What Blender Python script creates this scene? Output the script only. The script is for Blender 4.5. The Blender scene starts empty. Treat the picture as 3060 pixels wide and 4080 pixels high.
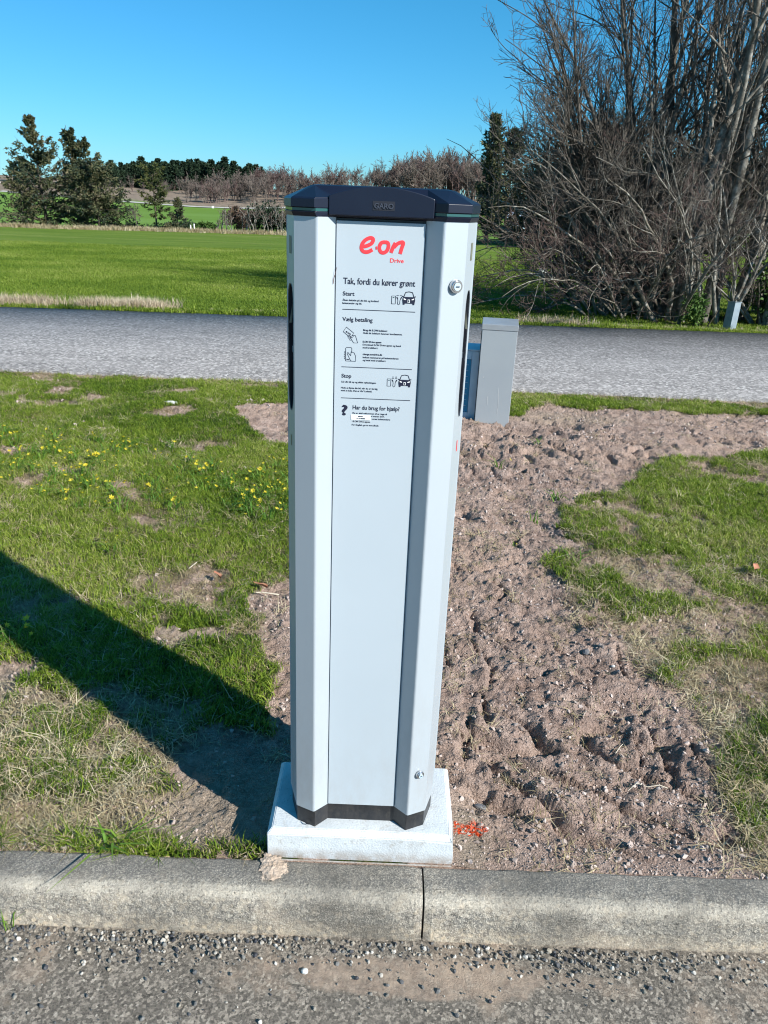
import bpy, bmesh, math, random
import numpy as np
from mathutils import Vector, Matrix
R_ = math.radians
S = bpy.context.scene
COL = S.collection

# ---------------------------------------------------------------- camera, light, exposure
HC = 1.44
TH = R_(21.985); RHO = R_(2.383)
cam_d = bpy.data.cameras.new('camera'); cam = bpy.data.objects.new('camera', cam_d); COL.objects.link(cam)
fw = Vector((0, math.cos(TH), -math.sin(TH))); r0 = Vector((1, 0, 0)); u0 = Vector((0, math.sin(TH), math.cos(TH)))
rr = math.cos(RHO)*r0 + math.sin(RHO)*u0; uu = -math.sin(RHO)*r0 + math.cos(RHO)*u0
cam.matrix_world = Matrix(((rr.x, uu.x, -fw.x, 0), (rr.y, uu.y, -fw.y, 0), (rr.z, uu.z, -fw.z, HC), (0, 0, 0, 1)))
cam_d.sensor_fit = 'HORIZONTAL'; cam_d.sensor_width = 36; cam_d.lens = 36.24
cam_d.clip_start = .05; cam_d.clip_end = 6000
S.camera = cam

SUN_EL = R_(33); SX, SY = .79, -.613
world = bpy.data.worlds.new('World'); S.world = world; world.use_nodes = True
wt = world.node_tree; wt.nodes.clear()
wo = wt.nodes.new('ShaderNodeOutputWorld'); bg = wt.nodes.new('ShaderNodeBackground')
sky = wt.nodes.new('ShaderNodeTexSky'); sky.sky_type = 'NISHITA'; sky.sun_disc = False
sky.sun_elevation = SUN_EL; sky.sun_rotation = math.atan2(SX, SY)
sky.altitude = 0; sky.air_density = 1.0; sky.dust_density = .1; sky.ozone_density = 2.2
# deep spring-blue rendition of the whole sky: the same response curve per channel everywhere
sc_ = wt.nodes.new('ShaderNodeSeparateColor'); cc_ = wt.nodes.new('ShaderNodeCombineColor'); wt.links.new(sky.outputs[0], sc_.inputs[0])
for ch_, (pw, gain) in enumerate(((1.3, .175), (.85, 1.04), (1., 1.15))):
    p_ = wt.nodes.new('ShaderNodeMath'); p_.operation = 'POWER'; p_.inputs[1].default_value = pw
    g_ = wt.nodes.new('ShaderNodeMath'); g_.operation = 'MULTIPLY'; g_.inputs[1].default_value = gain
    wt.links.new(sc_.outputs[ch_], p_.inputs[0]); wt.links.new(p_.outputs[0], g_.inputs[0]); wt.links.new(g_.outputs[0], cc_.inputs[ch_])
wt.links.new(cc_.outputs[0], bg.inputs[0])
bg.inputs[1].default_value = .080
wt.links.new(bg.outputs[0], wo.inputs[0])
sd = bpy.data.lights.new('sun', 'SUN'); sd.energy = 5.0; sd.angle = R_(.53); sd.color = (1, .98, .93)
sun = bpy.data.objects.new('sun', sd); COL.objects.link(sun)
sdir = Vector((SX*math.cos(SUN_EL), SY*math.cos(SUN_EL), math.sin(SUN_EL)))
sun.rotation_euler = sdir.to_track_quat('Z', 'Y').to_euler(); sun.location = sdir*30
S.view_settings.view_transform = 'Standard'; S.view_settings.look = 'None'
S.view_settings.exposure = .62; S.view_settings.gamma = 1
S.view_settings.use_curve_mapping = False
S.cycles.filter_width = 1.1; S.cycles.max_bounces = 6; S.cycles.transparent_max_bounces = 4; S.cycles.caustics_reflective = False; S.cycles.caustics_refractive = False

# ---------------------------------------------------------------- noise
def hash2(ix, iy, seed):
    h = (ix.astype(np.int64)*374761393 + iy.astype(np.int64)*668265263 + seed*982451653) & 0x7fffffff
    h = ((h ^ (h >> 13))*1274126177) & 0x7fffffff
    return ((h ^ (h >> 16)) & 0xffffff)/float(0xffffff)
def vnoise(x, y, seed=0):
    x = np.asarray(x, float); y = np.asarray(y, float)
    ix = np.floor(x); iy = np.floor(y); fx = x-ix; fy = y-iy
    u = fx*fx*(3-2*fx); v = fy*fy*(3-2*fy)
    a = hash2(ix, iy, seed); b = hash2(ix+1, iy, seed); c = hash2(ix, iy+1, seed); d = hash2(ix+1, iy+1, seed)
    return (a*(1-u)+b*u)*(1-v) + (c*(1-u)+d*u)*v
def fbm(x, y, f, octv=4, seed=0, gain=.5):
    s = 0; a = 1; t = 0
    for o in range(octv):
        s = s + a*vnoise(x*f+o*17.3, y*f+o*9.1, seed+o); t += a; a *= gain; f *= 2.03
    return s/t
def sstep(a, b, x):
    t = np.clip((x-a)/(b-a), 0, 1); return t*t*(3-2*t)

# ---------------------------------------------------------------- object helpers
def props(o, label=None, cat=None, group=None, kind=None):
    if label: o['label'] = label
    if cat: o['category'] = cat
    if group: o['group'] = group
    if kind: o['kind'] = kind
    return o
def link(name, data, parent=None, mats=(), **k):
    o = bpy.data.objects.new(name, data); COL.objects.link(o)
    if parent is not None: o.parent = parent
    for m in mats:
        if m is not None: data.materials.append(m)
    return props(o, **k)
def thing(name, label, cat, loc=(0, 0, 0), group=None, rotz=0, kind=None):
    o = bpy.data.objects.new(name, None); COL.objects.link(o); o.location = loc; o.rotation_euler = (0, 0, rotz)
    o.empty_display_size = .1
    return props(o, label, cat, group, kind)
def np_mesh(name, V, F, smooth=True):
    """V (n,3), F (m,k) with one polygon size, or list of such arrays."""
    me = bpy.data.meshes.new(name)
    if not isinstance(F, list): F = [F]
    F = [f for f in F if len(f)]
    V = np.ascontiguousarray(V, np.float32)
    me.vertices.add(len(V)); me.vertices.foreach_set('co', V.ravel())
    nl = sum(f.size for f in F); me.loops.add(nl)
    me.loops.foreach_set('vertex_index', np.concatenate([f.ravel() for f in F]).astype(np.int32))
    npoly = sum(len(f) for f in F); me.polygons.add(npoly)
    tot = np.concatenate([np.full(len(f), f.shape[1], np.int32) for f in F])
    st = np.concatenate([[0], np.cumsum(tot)[:-1]]).astype(np.int32)
    me.polygons.foreach_set('loop_start', st)
    me.polygons.foreach_set('use_smooth', np.full(npoly, smooth, bool))
    me.update(calc_edges=True); me.validate()
    return me
def py_obj(name, V, F, mat, parent=None, smooth=False, bevel=0, **k):
    me = bpy.data.meshes.new(name); me.from_pydata([tuple(v) for v in V], [], F); me.update()
    bm = bmesh.new(); bm.from_mesh(me); bmesh.ops.recalc_face_normals(bm, faces=bm.faces); bm.to_mesh(me); bm.free()
    if smooth: me.polygons.foreach_set('use_smooth', [True]*len(me.polygons))
    o = link(name, me, parent, [mat], **k)
    if bevel:
        b = o.modifiers.new('bevel', 'BEVEL'); b.width = bevel; b.segments = 2; b.limit_method = 'ANGLE'; b.angle_limit = R_(25)
    return o
def prism(outline, z0, z1, V=None, F=None, cap=True):
    V = [] if V is None else V; F = [] if F is None else F
    n = len(outline); b = len(V)
    V += [(x, y, z0) for x, y in outline] + [(x, y, z1) for x, y in outline]
    F += [(b+i, b+(i+1) % n, b+n+(i+1) % n, b+n+i) for i in range(n)]
    if cap: F += [tuple(range(b, b+n))[::-1], tuple(range(b+n, b+2*n))]
    return V, F
def xz_prism(outline, y0, y1, V=None, F=None):
    V = [] if V is None else V; F = [] if F is None else F
    n = len(outline); b = len(V)
    V += [(x, y0, z) for x, z in outline] + [(x, y1, z) for x, z in outline]
    F += [(b+i, b+(i+1) % n, b+n+(i+1) % n, b+n+i) for i in range(n)] + [tuple(range(b, b+n)), tuple(range(b+n, b+2*n))[::-1]]
    return V, F
def box(x0, x1, y0, y1, z0, z1, V=None, F=None):
    return prism([(x0, y0), (x1, y0), (x1, y1), (x0, y1)], z0, z1, V, F)

# ---------------------------------------------------------------- materials
def mat(name, col=(.5, .5, .5), rough=.6, metal=0, spec=.5, var=None, vscale=5, bump=0, bscale=50, detail=4, obj_coords=True, trans=0, vcon=(.35, .65)):
    m = bpy.data.materials.new(name); m.use_nodes = True
    nt = m.node_tree; p = nt.nodes['Principled BSDF']; N = nt.nodes.new; L = nt.links.new
    p.inputs['Base Color'].default_value = (*col, 1); p.inputs['Roughness'].default_value = rough
    p.inputs['Metallic'].default_value = metal; p.inputs['Specular IOR Level'].default_value = spec
    tc = N('ShaderNodeTexCoord'); co = tc.outputs['Object']
    if not obj_coords:
        g = N('ShaderNodeNewGeometry'); co = g.outputs['Position']
    if var:
        n = N('ShaderNodeTexNoise'); n.inputs['Scale'].default_value = vscale; n.inputs['Detail'].default_value = detail
        L(co, n.inputs['Vector']); r = N('ShaderNodeValToRGB'); L(n.outputs['Fac'], r.inputs[0])
        r.color_ramp.elements[0].position = vcon[0]; r.color_ramp.elements[1].position = vcon[1]
        r.color_ramp.elements[0].color = (*col, 1); r.color_ramp.elements[1].color = (*var, 1)
        L(r.outputs[0], p.inputs['Base Color'])
    if bump:
        n = N('ShaderNodeTexNoise'); n.inputs['Scale'].default_value = bscale; n.inputs['Detail'].default_value = 5
        L(co, n.inputs['Vector']); b = N('ShaderNodeBump'); b.inputs['Strength'].default_value = bump; b.inputs['Distance'].default_value = 1/bscale
        L(n.outputs['Fac'], b.inputs['Height']); L(b.outputs[0], p.inputs['Normal'])
    if trans:
        out = nt.nodes['Material Output']; t = N('ShaderNodeBsdfTranslucent'); mx = N('ShaderNodeMixShader'); mx.inputs[0].default_value = trans
        if var: L(r.outputs[0], t.inputs[0])
        else: t.inputs[0].default_value = (*col, 1)
        L(p.outputs[0], mx.inputs[1]); L(t.outputs[0], mx.inputs[2]); L(mx.outputs[0], out.inputs[0])
    return m
def leaf_mat(name, cols, patch=.8, trans=.3, rough=.6, patchw=.5):
    """cols: ramp colours chosen by per-piece random mixed with a world noise patch."""
    m = bpy.data.materials.new(name); m.use_nodes = True
    nt = m.node_tree; p = nt.nodes['Principled BSDF']; N = nt.nodes.new; L = nt.links.new
    p.inputs['Roughness'].default_value = rough; p.inputs['Specular IOR Level'].default_value = .3
    oi = N('ShaderNodeObjectInfo'); g = N('ShaderNodeNewGeometry')
    n = N('ShaderNodeTexNoise'); n.inputs['Scale'].default_value = patch; n.inputs['Detail'].default_value = 3; L(g.outputs['Position'], n.inputs['Vector'])
    mr = N('ShaderNodeMapRange'); mr.inputs[1].default_value = .3; mr.inputs[2].default_value = .7; L(n.outputs['Fac'], mr.inputs[0])
    mx = N('ShaderNodeMix'); mx.inputs[0].default_value = patchw
    rnd = N('ShaderNodeMath'); rnd.operation = 'ADD'; L(oi.outputs['Random'], rnd.inputs[0]); L(g.outputs['Random Per Island'], rnd.inputs[1])
    fr = N('ShaderNodeMath'); fr.operation = 'FRACT'; L(rnd.outputs[0], fr.inputs[0])
    L(fr.outputs[0], mx.inputs[2]); L(mr.outputs[0], mx.inputs[3])
    r = N('ShaderNodeValToRGB'); L(mx.outputs[0], r.inputs[0])
    e = r.color_ramp.elements
    for i, c in enumerate(cols):
        pos = .12+.76*i/(len(cols)-1)
        if i < 2: e[i].position = pos; e[i].color = (*c, 1)
        else:
            k = e.new(pos); k.color = (*c, 1)
    L(r.outputs[0], p.inputs['Base Color'])
    if trans:
        out = nt.nodes['Material Output']; t = N('ShaderNodeBsdfTranslucent'); L(r.outputs[0], t.inputs[0])
        ms = N('ShaderNodeMixShader'); ms.inputs[0].default_value = trans
        L(p.outputs[0], ms.inputs[1]); L(t.outputs[0], ms.inputs[2]); L(ms.outputs[0], out.inputs[0])
    return m

class NT:
    """tiny helper for the ground materials"""
    def __init__(s, name, rough=.9, spec=.2):
        s.m = bpy.data.materials.new(name); s.m.use_nodes = True; s.nt = s.m.node_tree
        s.p = s.nt.nodes['Principled BSDF']; s.p.inputs['Roughness'].default_value = rough; s.p.inputs['Specular IOR Level'].default_value = spec
        s.pos = s.nt.nodes.new('ShaderNodeNewGeometry').outputs['Position']
    def link(s, a, b): s.nt.links.new(a, b)
    def noise(s, sc, det=4, rough=.55, vec=None, stretch=None):
        n = s.nt.nodes.new('ShaderNodeTexNoise'); n.inputs['Scale'].default_value = sc; n.inputs['Detail'].default_value = det; n.inputs['Roughness'].default_value = rough
        v = vec or s.pos
        if stretch:
            mp = s.nt.nodes.new('ShaderNodeMapping'); mp.inputs['Scale'].default_value = stretch; s.link(v, mp.inputs[0]); v = mp.outputs[0]
        s.link(v, n.inputs['Vector']); return n.outputs['Fac']
    def voro(s, sc, out='Distance', feat='F1', rnd=1):
        n = s.nt.nodes.new('ShaderNodeTexVoronoi'); n.feature = feat; n.inputs['Scale'].default_value = sc; n.inputs['Randomness'].default_value = rnd; s.link(s.pos, n.inputs['Vector']); return n.outputs[out]
    def ramp(s, v, stops):
        r = s.nt.nodes.new('ShaderNodeValToRGB'); s.link(v, r.inputs[0]); e = r.color_ramp.elements
        for i, (p, c) in enumerate(stops):
            c = (c, c, c) if not isinstance(c, tuple) else c
            if i < 2: e[i].position = p; e[i].color = (*c, 1)
            else: k = e.new(p); k.color = (*c, 1)
        return r.outputs[0]
    def mix(s, f, a, b, mode='MIX'):
        n = s.nt.nodes.new('ShaderNodeMix'); n.data_type = 'RGBA'; n.blend_type = mode
        for sock, v in ((n.inputs[0], f), (n.inputs[6], a), (n.inputs[7], b)):
            if isinstance(v, (int, float)): sock.default_value = v
            elif isinstance(v, tuple): sock.default_value = (*v, 1)
            else: s.link(v, sock)
        return n.outputs[2]
    def math(s, op, a, b=0, c=None):
        n = s.nt.nodes.new('ShaderNodeMath'); n.operation = op
        for i, v in enumerate((a, b) if c is None else (a, b, c)):
            if isinstance(v, (int, float)): n.inputs[i].default_value = v
            else: s.link(v, n.inputs[i])
        return n.outputs[0]
    def attr(s, name):
        n = s.nt.nodes.new('ShaderNodeAttribute'); n.attribute_name = name; return n.outputs['Fac']
    def sep(s):
        n = s.nt.nodes.new('ShaderNodeSeparateXYZ'); s.link(s.pos, n.inputs[0]); return n.outputs
    def finish(s, col, bumps=()):
        s.link(col, s.p.inputs['Base Color']); last = None
        for h, st, dist in bumps:
            b = s.nt.nodes.new('ShaderNodeBump'); b.inputs['Strength'].default_value = st; b.inputs['Distance'].default_value = dist
            s.link(h, b.inputs['Height'])
            if last: s.link(last, b.inputs['Normal'])
            last = b.outputs[0]
        if last: s.link(last, s.p.inputs['Normal'])
        return s.m

M = {}
M['housing'] = mat('silver_grey_powder_paint', (.44, .485, .515), .38, .18, .5, var=(.46, .505, .535), vscale=3, bump=.06, bscale=900)
def dust(m, z1=.55, amt=.4):
    nt = m.node_tree; p = nt.nodes['Principled BSDF']; N = nt.nodes.new; L = nt.links.new
    src = p.inputs['Base Color'].links[0].from_socket
    g = N('ShaderNodeNewGeometry'); sp = N('ShaderNodeSeparateXYZ'); L(g.outputs['Position'], sp.inputs[0])
    mr = N('ShaderNodeMapRange'); mr.inputs[1].default_value = z1; mr.inputs[2].default_value = .08; L(sp.outputs[2], mr.inputs[0])
    n1 = N('ShaderNodeTexNoise'); n1.inputs['Scale'].default_value = 30; n1.inputs['Detail'].default_value = 8; n1.inputs['Roughness'].default_value = .75
    mp = N('ShaderNodeMapping'); mp.inputs['Scale'].default_value = (1, 1, .35); L(g.outputs['Position'], mp.inputs[0]); L(mp.outputs[0], n1.inputs['Vector'])
    r = N('ShaderNodeValToRGB'); r.color_ramp.elements[0].position = .42; r.color_ramp.elements[1].position = .75; L(n1.outputs['Fac'], r.inputs[0])
    mu = N('ShaderNodeMath'); mu.operation = 'MULTIPLY'; L(mr.outputs[0], mu.inputs[0]); L(r.outputs[0], mu.inputs[1])
    m2 = N('ShaderNodeMath'); m2.operation = 'MULTIPLY'; m2.inputs[1].default_value = amt; L(mu.outputs[0], m2.inputs[0])
    mx = N('ShaderNodeMix'); mx.data_type = 'RGBA'; L(m2.outputs[0], mx.inputs[0]); L(src, mx.inputs[6]); mx.inputs[7].default_value = (.33, .28, .23, 1); L(mx.outputs[2], p.inputs['Base Color'])
dust(M['housing'])
M['panel'] = mat('satin_white_film', (.45, .505, .54), .30, 0, .5, var=(.465, .52, .555), vscale=4)
dust(M['panel'], .4, .3)
M['navy'] = mat('navy_black_plastic', (.006, .009, .022), .36, 0, .4, var=(.009, .013, .028), vscale=8, bump=.05, bscale=1200)
M['navy2'] = mat('raised_lid_letters', (.05, .055, .075), .35)
M['black'] = mat('black_rubbery_steel', (.012, .013, .016), .4, var=(.035, .033, .03), vscale=70, vcon=(.52, .8), bump=.08, bscale=300)
dust(M['black'], .2, .12)
M['hole'] = mat('dark_interior', (.01, .012, .02), .6)
M['ink'] = mat('black_print', (.012, .014, .035), .5)
M['red'] = mat('red_print', (.84, .05, .06), .45)
M['white'] = mat('white_sticker', (.86, .88, .86), .5)
M['flap'] = mat('olive_grey_flap', (.18, .18, .13), .5, bump=.05, bscale=200)
M['chrome'] = mat('chrome_lock', (.62, .63, .65), .16, 1)
M['strip'] = mat('green_clear_strip', (.02, .09, .09), .12, 0, .8)
M['hair'] = mat('brown_fibre', (.10, .03, .02), .7)
M['zincd'] = mat('dull_blue_metal', (.20, .25, .29), .5, .1, .5, var=(.26, .31, .34), vscale=14, bump=.05, bscale=60)
M['zinc'] = mat('sky_tinted_zinc', (.48, .60, .70), .35, .15, .5, var=(.56, .68, .76), vscale=9, bump=.03, bscale=60)  # blue skylight reflected by the shaded zinc is put into the base colour
M['louvre'] = mat('deep_blue_louvre', (.03, .20, .33), .4, 0, .5, var=(.04, .24, .38), vscale=20)
M['cab'] = mat('warm_grey_cabinet_paint', (.30, .325, .345), .42, .0, .5, var=(.32, .345, .36), vscale=4, bump=.03, bscale=100)
M['cabtop'] = mat('grey_cabinet_top', (.36, .38, .40), .3, .4, .5, var=(.42, .44, .46), vscale=9)
M['scratch'] = mat('pale_scratch', (.6, .6, .58), .5)

# slab concrete
n = NT('pale_cast_concrete', .75, .3)
c = n.mix(n.ramp(n.noise(14, 5), [(.35, 0.), (.7, 1.)]), (.53, .565, .58), (.64, .67, .68))
c = n.mix(n.ramp(n.noise(180, 3), [(.62, 0.), (.72, 1.)]), c, (.42, .43, .42))
c = n.mix(n.ramp(n.noise(26, 5, .7), [(.56, 0.), (.68, .6)]), c, (.40, .38, .34))
c = n.mix(n.ramp(n.noise(6, 5, .7), [(.50, 0.), (.72, .5)]), c, (.44, .44, .42))
sz_ = n.nt.nodes.new('ShaderNodeMapRange'); sz_.inputs[1].default_value = .0; sz_.inputs[2].default_value = .03; n.link(n.sep()[2], sz_.inputs[0])
c = n.mix(n.math('MULTIPLY', n.math('SUBTRACT', 1., sz_.outputs[0]), n.ramp(n.noise(40, 5, .7), [(.35, .2), (.6, .9)])), c, (.34, .28, .23))
M['slab'] = n.finish(c, [(n.noise(220, 4), .35, .004)])

# kerb concrete with exposed aggregate
n = NT('weathered_kerb_concrete', .9, .2); xyz = n.sep()
peb = n.voro(95, 'Color'); pebv = n.ramp(peb, [(.0, (.09, .085, .08)), (.3, (.22, .20, .18)), (.55, (.36, .33, .28)), (.8, (.50, .42, .32)), (1., (.70, .67, .61))])
base = n.mix(n.ramp(n.noise(5, 5), [(.35, 0.), (.65, 1.)]), (.15, .155, .155), (.27, .265, .25))
base = n.mix(n.ramp(n.noise(125, 4, .75), [(.40, .9), (.49, 0.)]), base, (.05, .05, .05))
base = n.mix(n.ramp(n.noise(140, 4, .75), [(.53, 0.), (.61, .9)]), base, (.50, .48, .44))
base = n.mix(n.ramp(n.voro(110, 'Color'), [(.0, .8), (.35, 0.), (1., 0.)]), base, (.06, .06, .06))
base = n.mix(n.ramp(n.voro(110, 'Color'), [(.0, 0.), (.70, 0.), (1., .8)]), base, (.52, .49, .44))
mr = n.nt.nodes.new('ShaderNodeMapRange'); mr.inputs[1].default_value = -.1; mr.inputs[2].default_value = 0.0; n.link(xyz[2], mr.inputs[0])
zf = mr.outputs[0]
zn = n.math('ADD', zf, n.math('MULTIPLY', n.math('SUBTRACT', n.noise(14, 5, .7), .5), .55))
low = n.ramp(zn, [(.18, 1.), (.42, 0.)])
ye = n.nt.nodes.new('ShaderNodeMapRange'); ye.inputs[1].default_value = 1.262; ye.inputs[2].default_value = 1.322; n.link(xyz[1], ye.inputs[0])
yn = n.math('ADD', ye.outputs[0], n.math('MULTIPLY', n.math('SUBTRACT', n.noise(16, 5, .7), .5), .6))
edge = n.math('MULTIPLY', n.ramp(yn, [(.0, .3), (.12, 1.), (.35, 1.), (.7, 0.)]), n.ramp(zf, [(.7, 0.), (.9, 1.)]))
c = n.mix(n.math('MULTIPLY', n.ramp(n.noise(9, 4), [(.35, .15), (.7, .6)]), .8), base, pebv)
c = n.mix(n.math('MULTIPLY', low, n.ramp(n.voro(95), [(.35, 1.), (.6, .4)])), c, pebv)
c = n.mix(n.math('MULTIPLY', low, .18), c, (.62, .52, .40))
c = n.mix(n.math('MULTIPLY', edge, n.ramp(n.noise(190, 4, .8), [(.35, .15), (.65, .75)])), c, (.52, .49, .43))
c = n.mix(n.ramp(n.noise(150, 3), [(.60, 0.), (.68, .8)]), c, (.06, .06, .058))
c = n.mix(n.ramp(n.noise(3.3, 5, .7), [(.54, 0.), (.66, .5)]), c, (.45, .38, .31))
c = n.mix(n.ramp(n.noise(4.1, 5, .7, None, (1, 1, 2)), [(.32, .65), (.47, 0.)]), c, (.075, .072, .068))
c = n.mix(n.ramp(n.noise(22, 5, .75), [(.56, 0.), (.66, .6)]), c, (.50, .44, .36))
c = n.mix(n.math('MULTIPLY', n.ramp(yn, [(.45, 0.), (.9, 1.)]), n.ramp(n.noise(11, 5, .7), [(.3, .2), (.6, .75)])), c, (.13, .13, .13))
c = n.mix(n.ramp(n.noise(280, 3, .7), [(.5, 0.), (.62, .5)]), c, (.55, .52, .46))
c = n.mix(n.ramp(n.noise(2.2, 5, .7), [(.40, .55), (.58, 0.)]), c, (.10, .098, .092))
c = n.mix(1., c, (1.22, 1.15, 1.05), 'MULTIPLY')
M['kerb'] = n.finish(c, [(n.noise(45, 5, .7), .6, .006), (n.noise(140, 5, .75), 1., .005)])

# foreground asphalt
def asphalt(name, lo, hi, sand, sc=95, far=False):
    n = NT(name, .85, .35)
    cell = n.voro(sc, 'Color')
    st = n.ramp(cell, [(.0, tuple(v*.30 for v in lo)), (.28, tuple(v*.8 for v in lo)), (.5, lo), (.68, hi), (.85, tuple(min(1, v*1.35) for v in hi)), (1., (.68, .66, .63))])
    st2 = n.ramp(n.voro(sc*1.9, 'Color'), [(.0, tuple(v*.5 for v in lo)), (.5, tuple((p_+q_)/2 for p_, q_ in zip(lo, hi))), (1., tuple(v*1.3 for v in hi))])
    c = n.mix(n.ramp(n.noise(sc*.35, 4, .8), [(.4, .1), (.6, .55)]), st, st2)
    c = n.mix(n.ramp(n.noise(sc*1.1, 4, .8), [(.36, .85), (.48, 0.)]), c, tuple(v*.32 for v in lo))
    c = n.mix(n.ramp(n.noise(1.3, 5), [(.4, 0.), (.7, .25)]), c, tuple(v*.8 for v in lo))
    if sand:
        xy = n.sep(); dx = n.math('DIVIDE', n.math('SUBTRACT', xy[0], .12), .36); dy = n.math('DIVIDE', n.math('SUBTRACT', xy[1], 1.165), .055)
        rad = n.math('ADD', n.math('ADD', n.math('MULTIPLY', dx, dx), n.math('MULTIPLY', dy, dy)), n.math('MULTIPLY', n.math('SUBTRACT', n.noise(11, 6, .7), .5), 2.6))
        c = n.mix(n.math('MULTIPLY', n.ramp(rad, [(.55, .85), (1., 0.)]), n.ramp(n.noise(70, 4), [(.35, .55), (.6, 1.)])), c, n.ramp(n.noise(45, 4), [(.35, (.26, .21, .18)), (.65, (.42, .35, .30))]))
        c = n.mix(n.math('MULTIPLY', n.ramp(n.noise(4.5, 6, .7), [(.54, 0.), (.66, 1.)]), .5), c, (.44, .36, .30))
    if sand: c = n.mix(1., c, (1.1, 1.0, .86), 'MULTIPLY')
    else:
        c = n.mix(n.ramp(n.noise(.6, 4, .5, None, (1, 6, 1)), [(.35, 0.), (.65, .2)]), c, tuple(v*1.15 for v in hi))
    return n.finish(c, [(n.noise(sc, 4, .8), 1., .004 if not far else .012), (n.noise(sc*2.5, 3), .8, .002)])
M['asphalt'] = asphalt('worn_parking_asphalt', (.145, .138, .13), (.33, .31, .288), True, 165)
M['road'] = asphalt('pale_grey_road_asphalt', (.225, .212, .205), (.40, .375, .36), False, 42, True)

# lawn / soil
n = NT('lawn_and_bare_soil', .95, .1)
soil = n.ramp(n.noise(9, 6, .65), [(.3, (.22, .165, .14)), (.52, (.345, .27, .235)), (.72, (.48, .395, .35))])
soil = n.mix(n.ramp(n.noise(.9, 4), [(.42, 0.), (.62, .6)]), soil, (.42, .325, .265))
soil = n.mix(n.ramp(n.noise(75, 5, .75), [(.33, .85), (.45, 0.)]), soil, (.07, .05, .042))
soil = n.mix(n.ramp(n.voro(140), [(.04, .55), (.16, 0.)]), soil, (.60, .54, .47))
soil = n.mix(n.ramp(n.noise(150, 4, .7), [(.54, 0.), (.66, .6)]), soil, (.12, .085, .062))
sand = n.ramp(n.noise(60, 4), [(.35, (.40, .31, .23)), (.7, (.56, .45, .35))])
soil = n.mix(1., soil, (1.58, 1.46, 1.38), 'MULTIPLY')
soil = n.mix(n.attr('sand'), soil, sand)
und = n.ramp(n.noise(40, 4), [(.35, (.035, .055, .012)), (.6, (.09, .11, .03)), (.75, (.22, .18, .10))])
c = n.mix(n.attr('lush'), soil, und)
c = n.mix(n.math('MULTIPLY', n.attr('spray'), n.ramp(n.noise(120, 3), [(.45, 0.), (.52, 1.)])), c, (.85, .10, .03))
M['lawn'] = n.finish(c, [(n.noise(28, 6, .75), .9, .035), (n.noise(120, 5, .75), 1., .018), (n.voro(170), .6, .006)])

# field
n = NT('short_green_crop', .95, .1)
g1 = n.ramp(n.noise(.7, 5, .6, None, (.35, 1, 1)), [(.3, (.115, .18, .018)), (.55, (.165, .235, .032)), (.75, (.25, .28, .07))])
fine = n.ramp(n.noise(9, 5, .75), [(.36, .0), (.62, 1.)])
c = n.mix(fine, n.mix(.5, g1, (.05, .11, .01)), g1)
c = n.mix(n.math('MULTIPLY', n.ramp(n.noise(.33, 5, .6, None, (.14, 1.3, 1)), [(.55, 0.), (.68, 1.)]), n.ramp(n.noise(5, 4), [(.4, .1), (.6, .55)])), c, (.32, .31, .11))
M['field'] = n.finish(c, [(n.noise(7, 5, .75), 1., .08)])
# wider land
n = NT('distant_land', .95, .1)
sp = n.sep()
gr = n.ramp(n.noise(.05, 4, .6, None, (.3, 1, 1)), [(.35, (.12, .21, .03)), (.65, (.15, .25, .05))])
ro = n.ramp(n.noise(.25, 6, .7), [(.35, (.15, .115, .085)), (.55, (.27, .21, .16)), (.7, (.12, .10, .07))])
c = n.mix(n.attr('rough'), gr, ro)
M['land'] = n.finish(c, [(n.noise(1.2, 5), .6, .3)])
M['track'] = mat('pale_gravel_track', (.50, .47, .42), .9, var=(.38, .36, .32), vscale=.4, obj_coords=False)

M['grass'] = leaf_mat('grass_blade', [(.03, .07, .006), (.095, .165, .012), (.18, .265, .022), (.30, .37, .045), (.46, .42, .18)], .9, .35)
M['grass2'] = leaf_mat('crop_blade', [(.075, .14, .012), (.13, .205, .018), (.20, .275, .03), (.34, .37, .10)], .4, .3)
M['dry'] = leaf_mat('dry_straw_blade', [(.16, .12, .055), (.33, .26, .14), (.46, .38, .23), (.60, .52, .36)], 1.5, .2)
M['straw'] = leaf_mat('pale_standing_straw', [(.38, .29, .19), (.55, .45, .31), (.68, .59, .44)], 1.5, .25)
M['leafg'] = leaf_mat('flower_leaf', [(.07, .17, .02), (.13, .26, .03), (.22, .34, .05)], 2, .35)
M['petal'] = mat('yellow_petal', (.62, .50, .03), .5, trans=.3)
M['clod'] = leaf_mat('soil_crumb', [(.20, .155, .13), (.38, .30, .255), (.46, .375, .33), (.56, .47, .42)], 2, 0, .95)
M['pebble'] = leaf_mat('mixed_pebble', [(.04, .042, .05), (.11, .11, .11), (.21, .20, .18), (.31, .27, .21), (.50, .47, .42)], 6, 0, .6, .15)
M['stone_d'] = mat('dark_grey_stone', (.09, .09, .1), .6, var=(.2, .19, .18), vscale=60)
M['stone_w'] = mat('chalky_white_stone', (.7, .69, .64), .8, var=(.5, .5, .47), vscale=80, bump=.4, bscale=200)
M['twig_w'] = mat('bleached_stick', (.55, .48, .37), .8)
M['leafr'] = mat('dead_reddish_leaf', (.35, .12, .07), .8, var=(.45, .22, .12), vscale=50)
M['blackp'] = mat('glossy_black_plastic', (.01, .01, .013), .15)
M['sprayc'] = mat('orange_sprayed_straw', (.72, .13, .06), .7)

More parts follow.
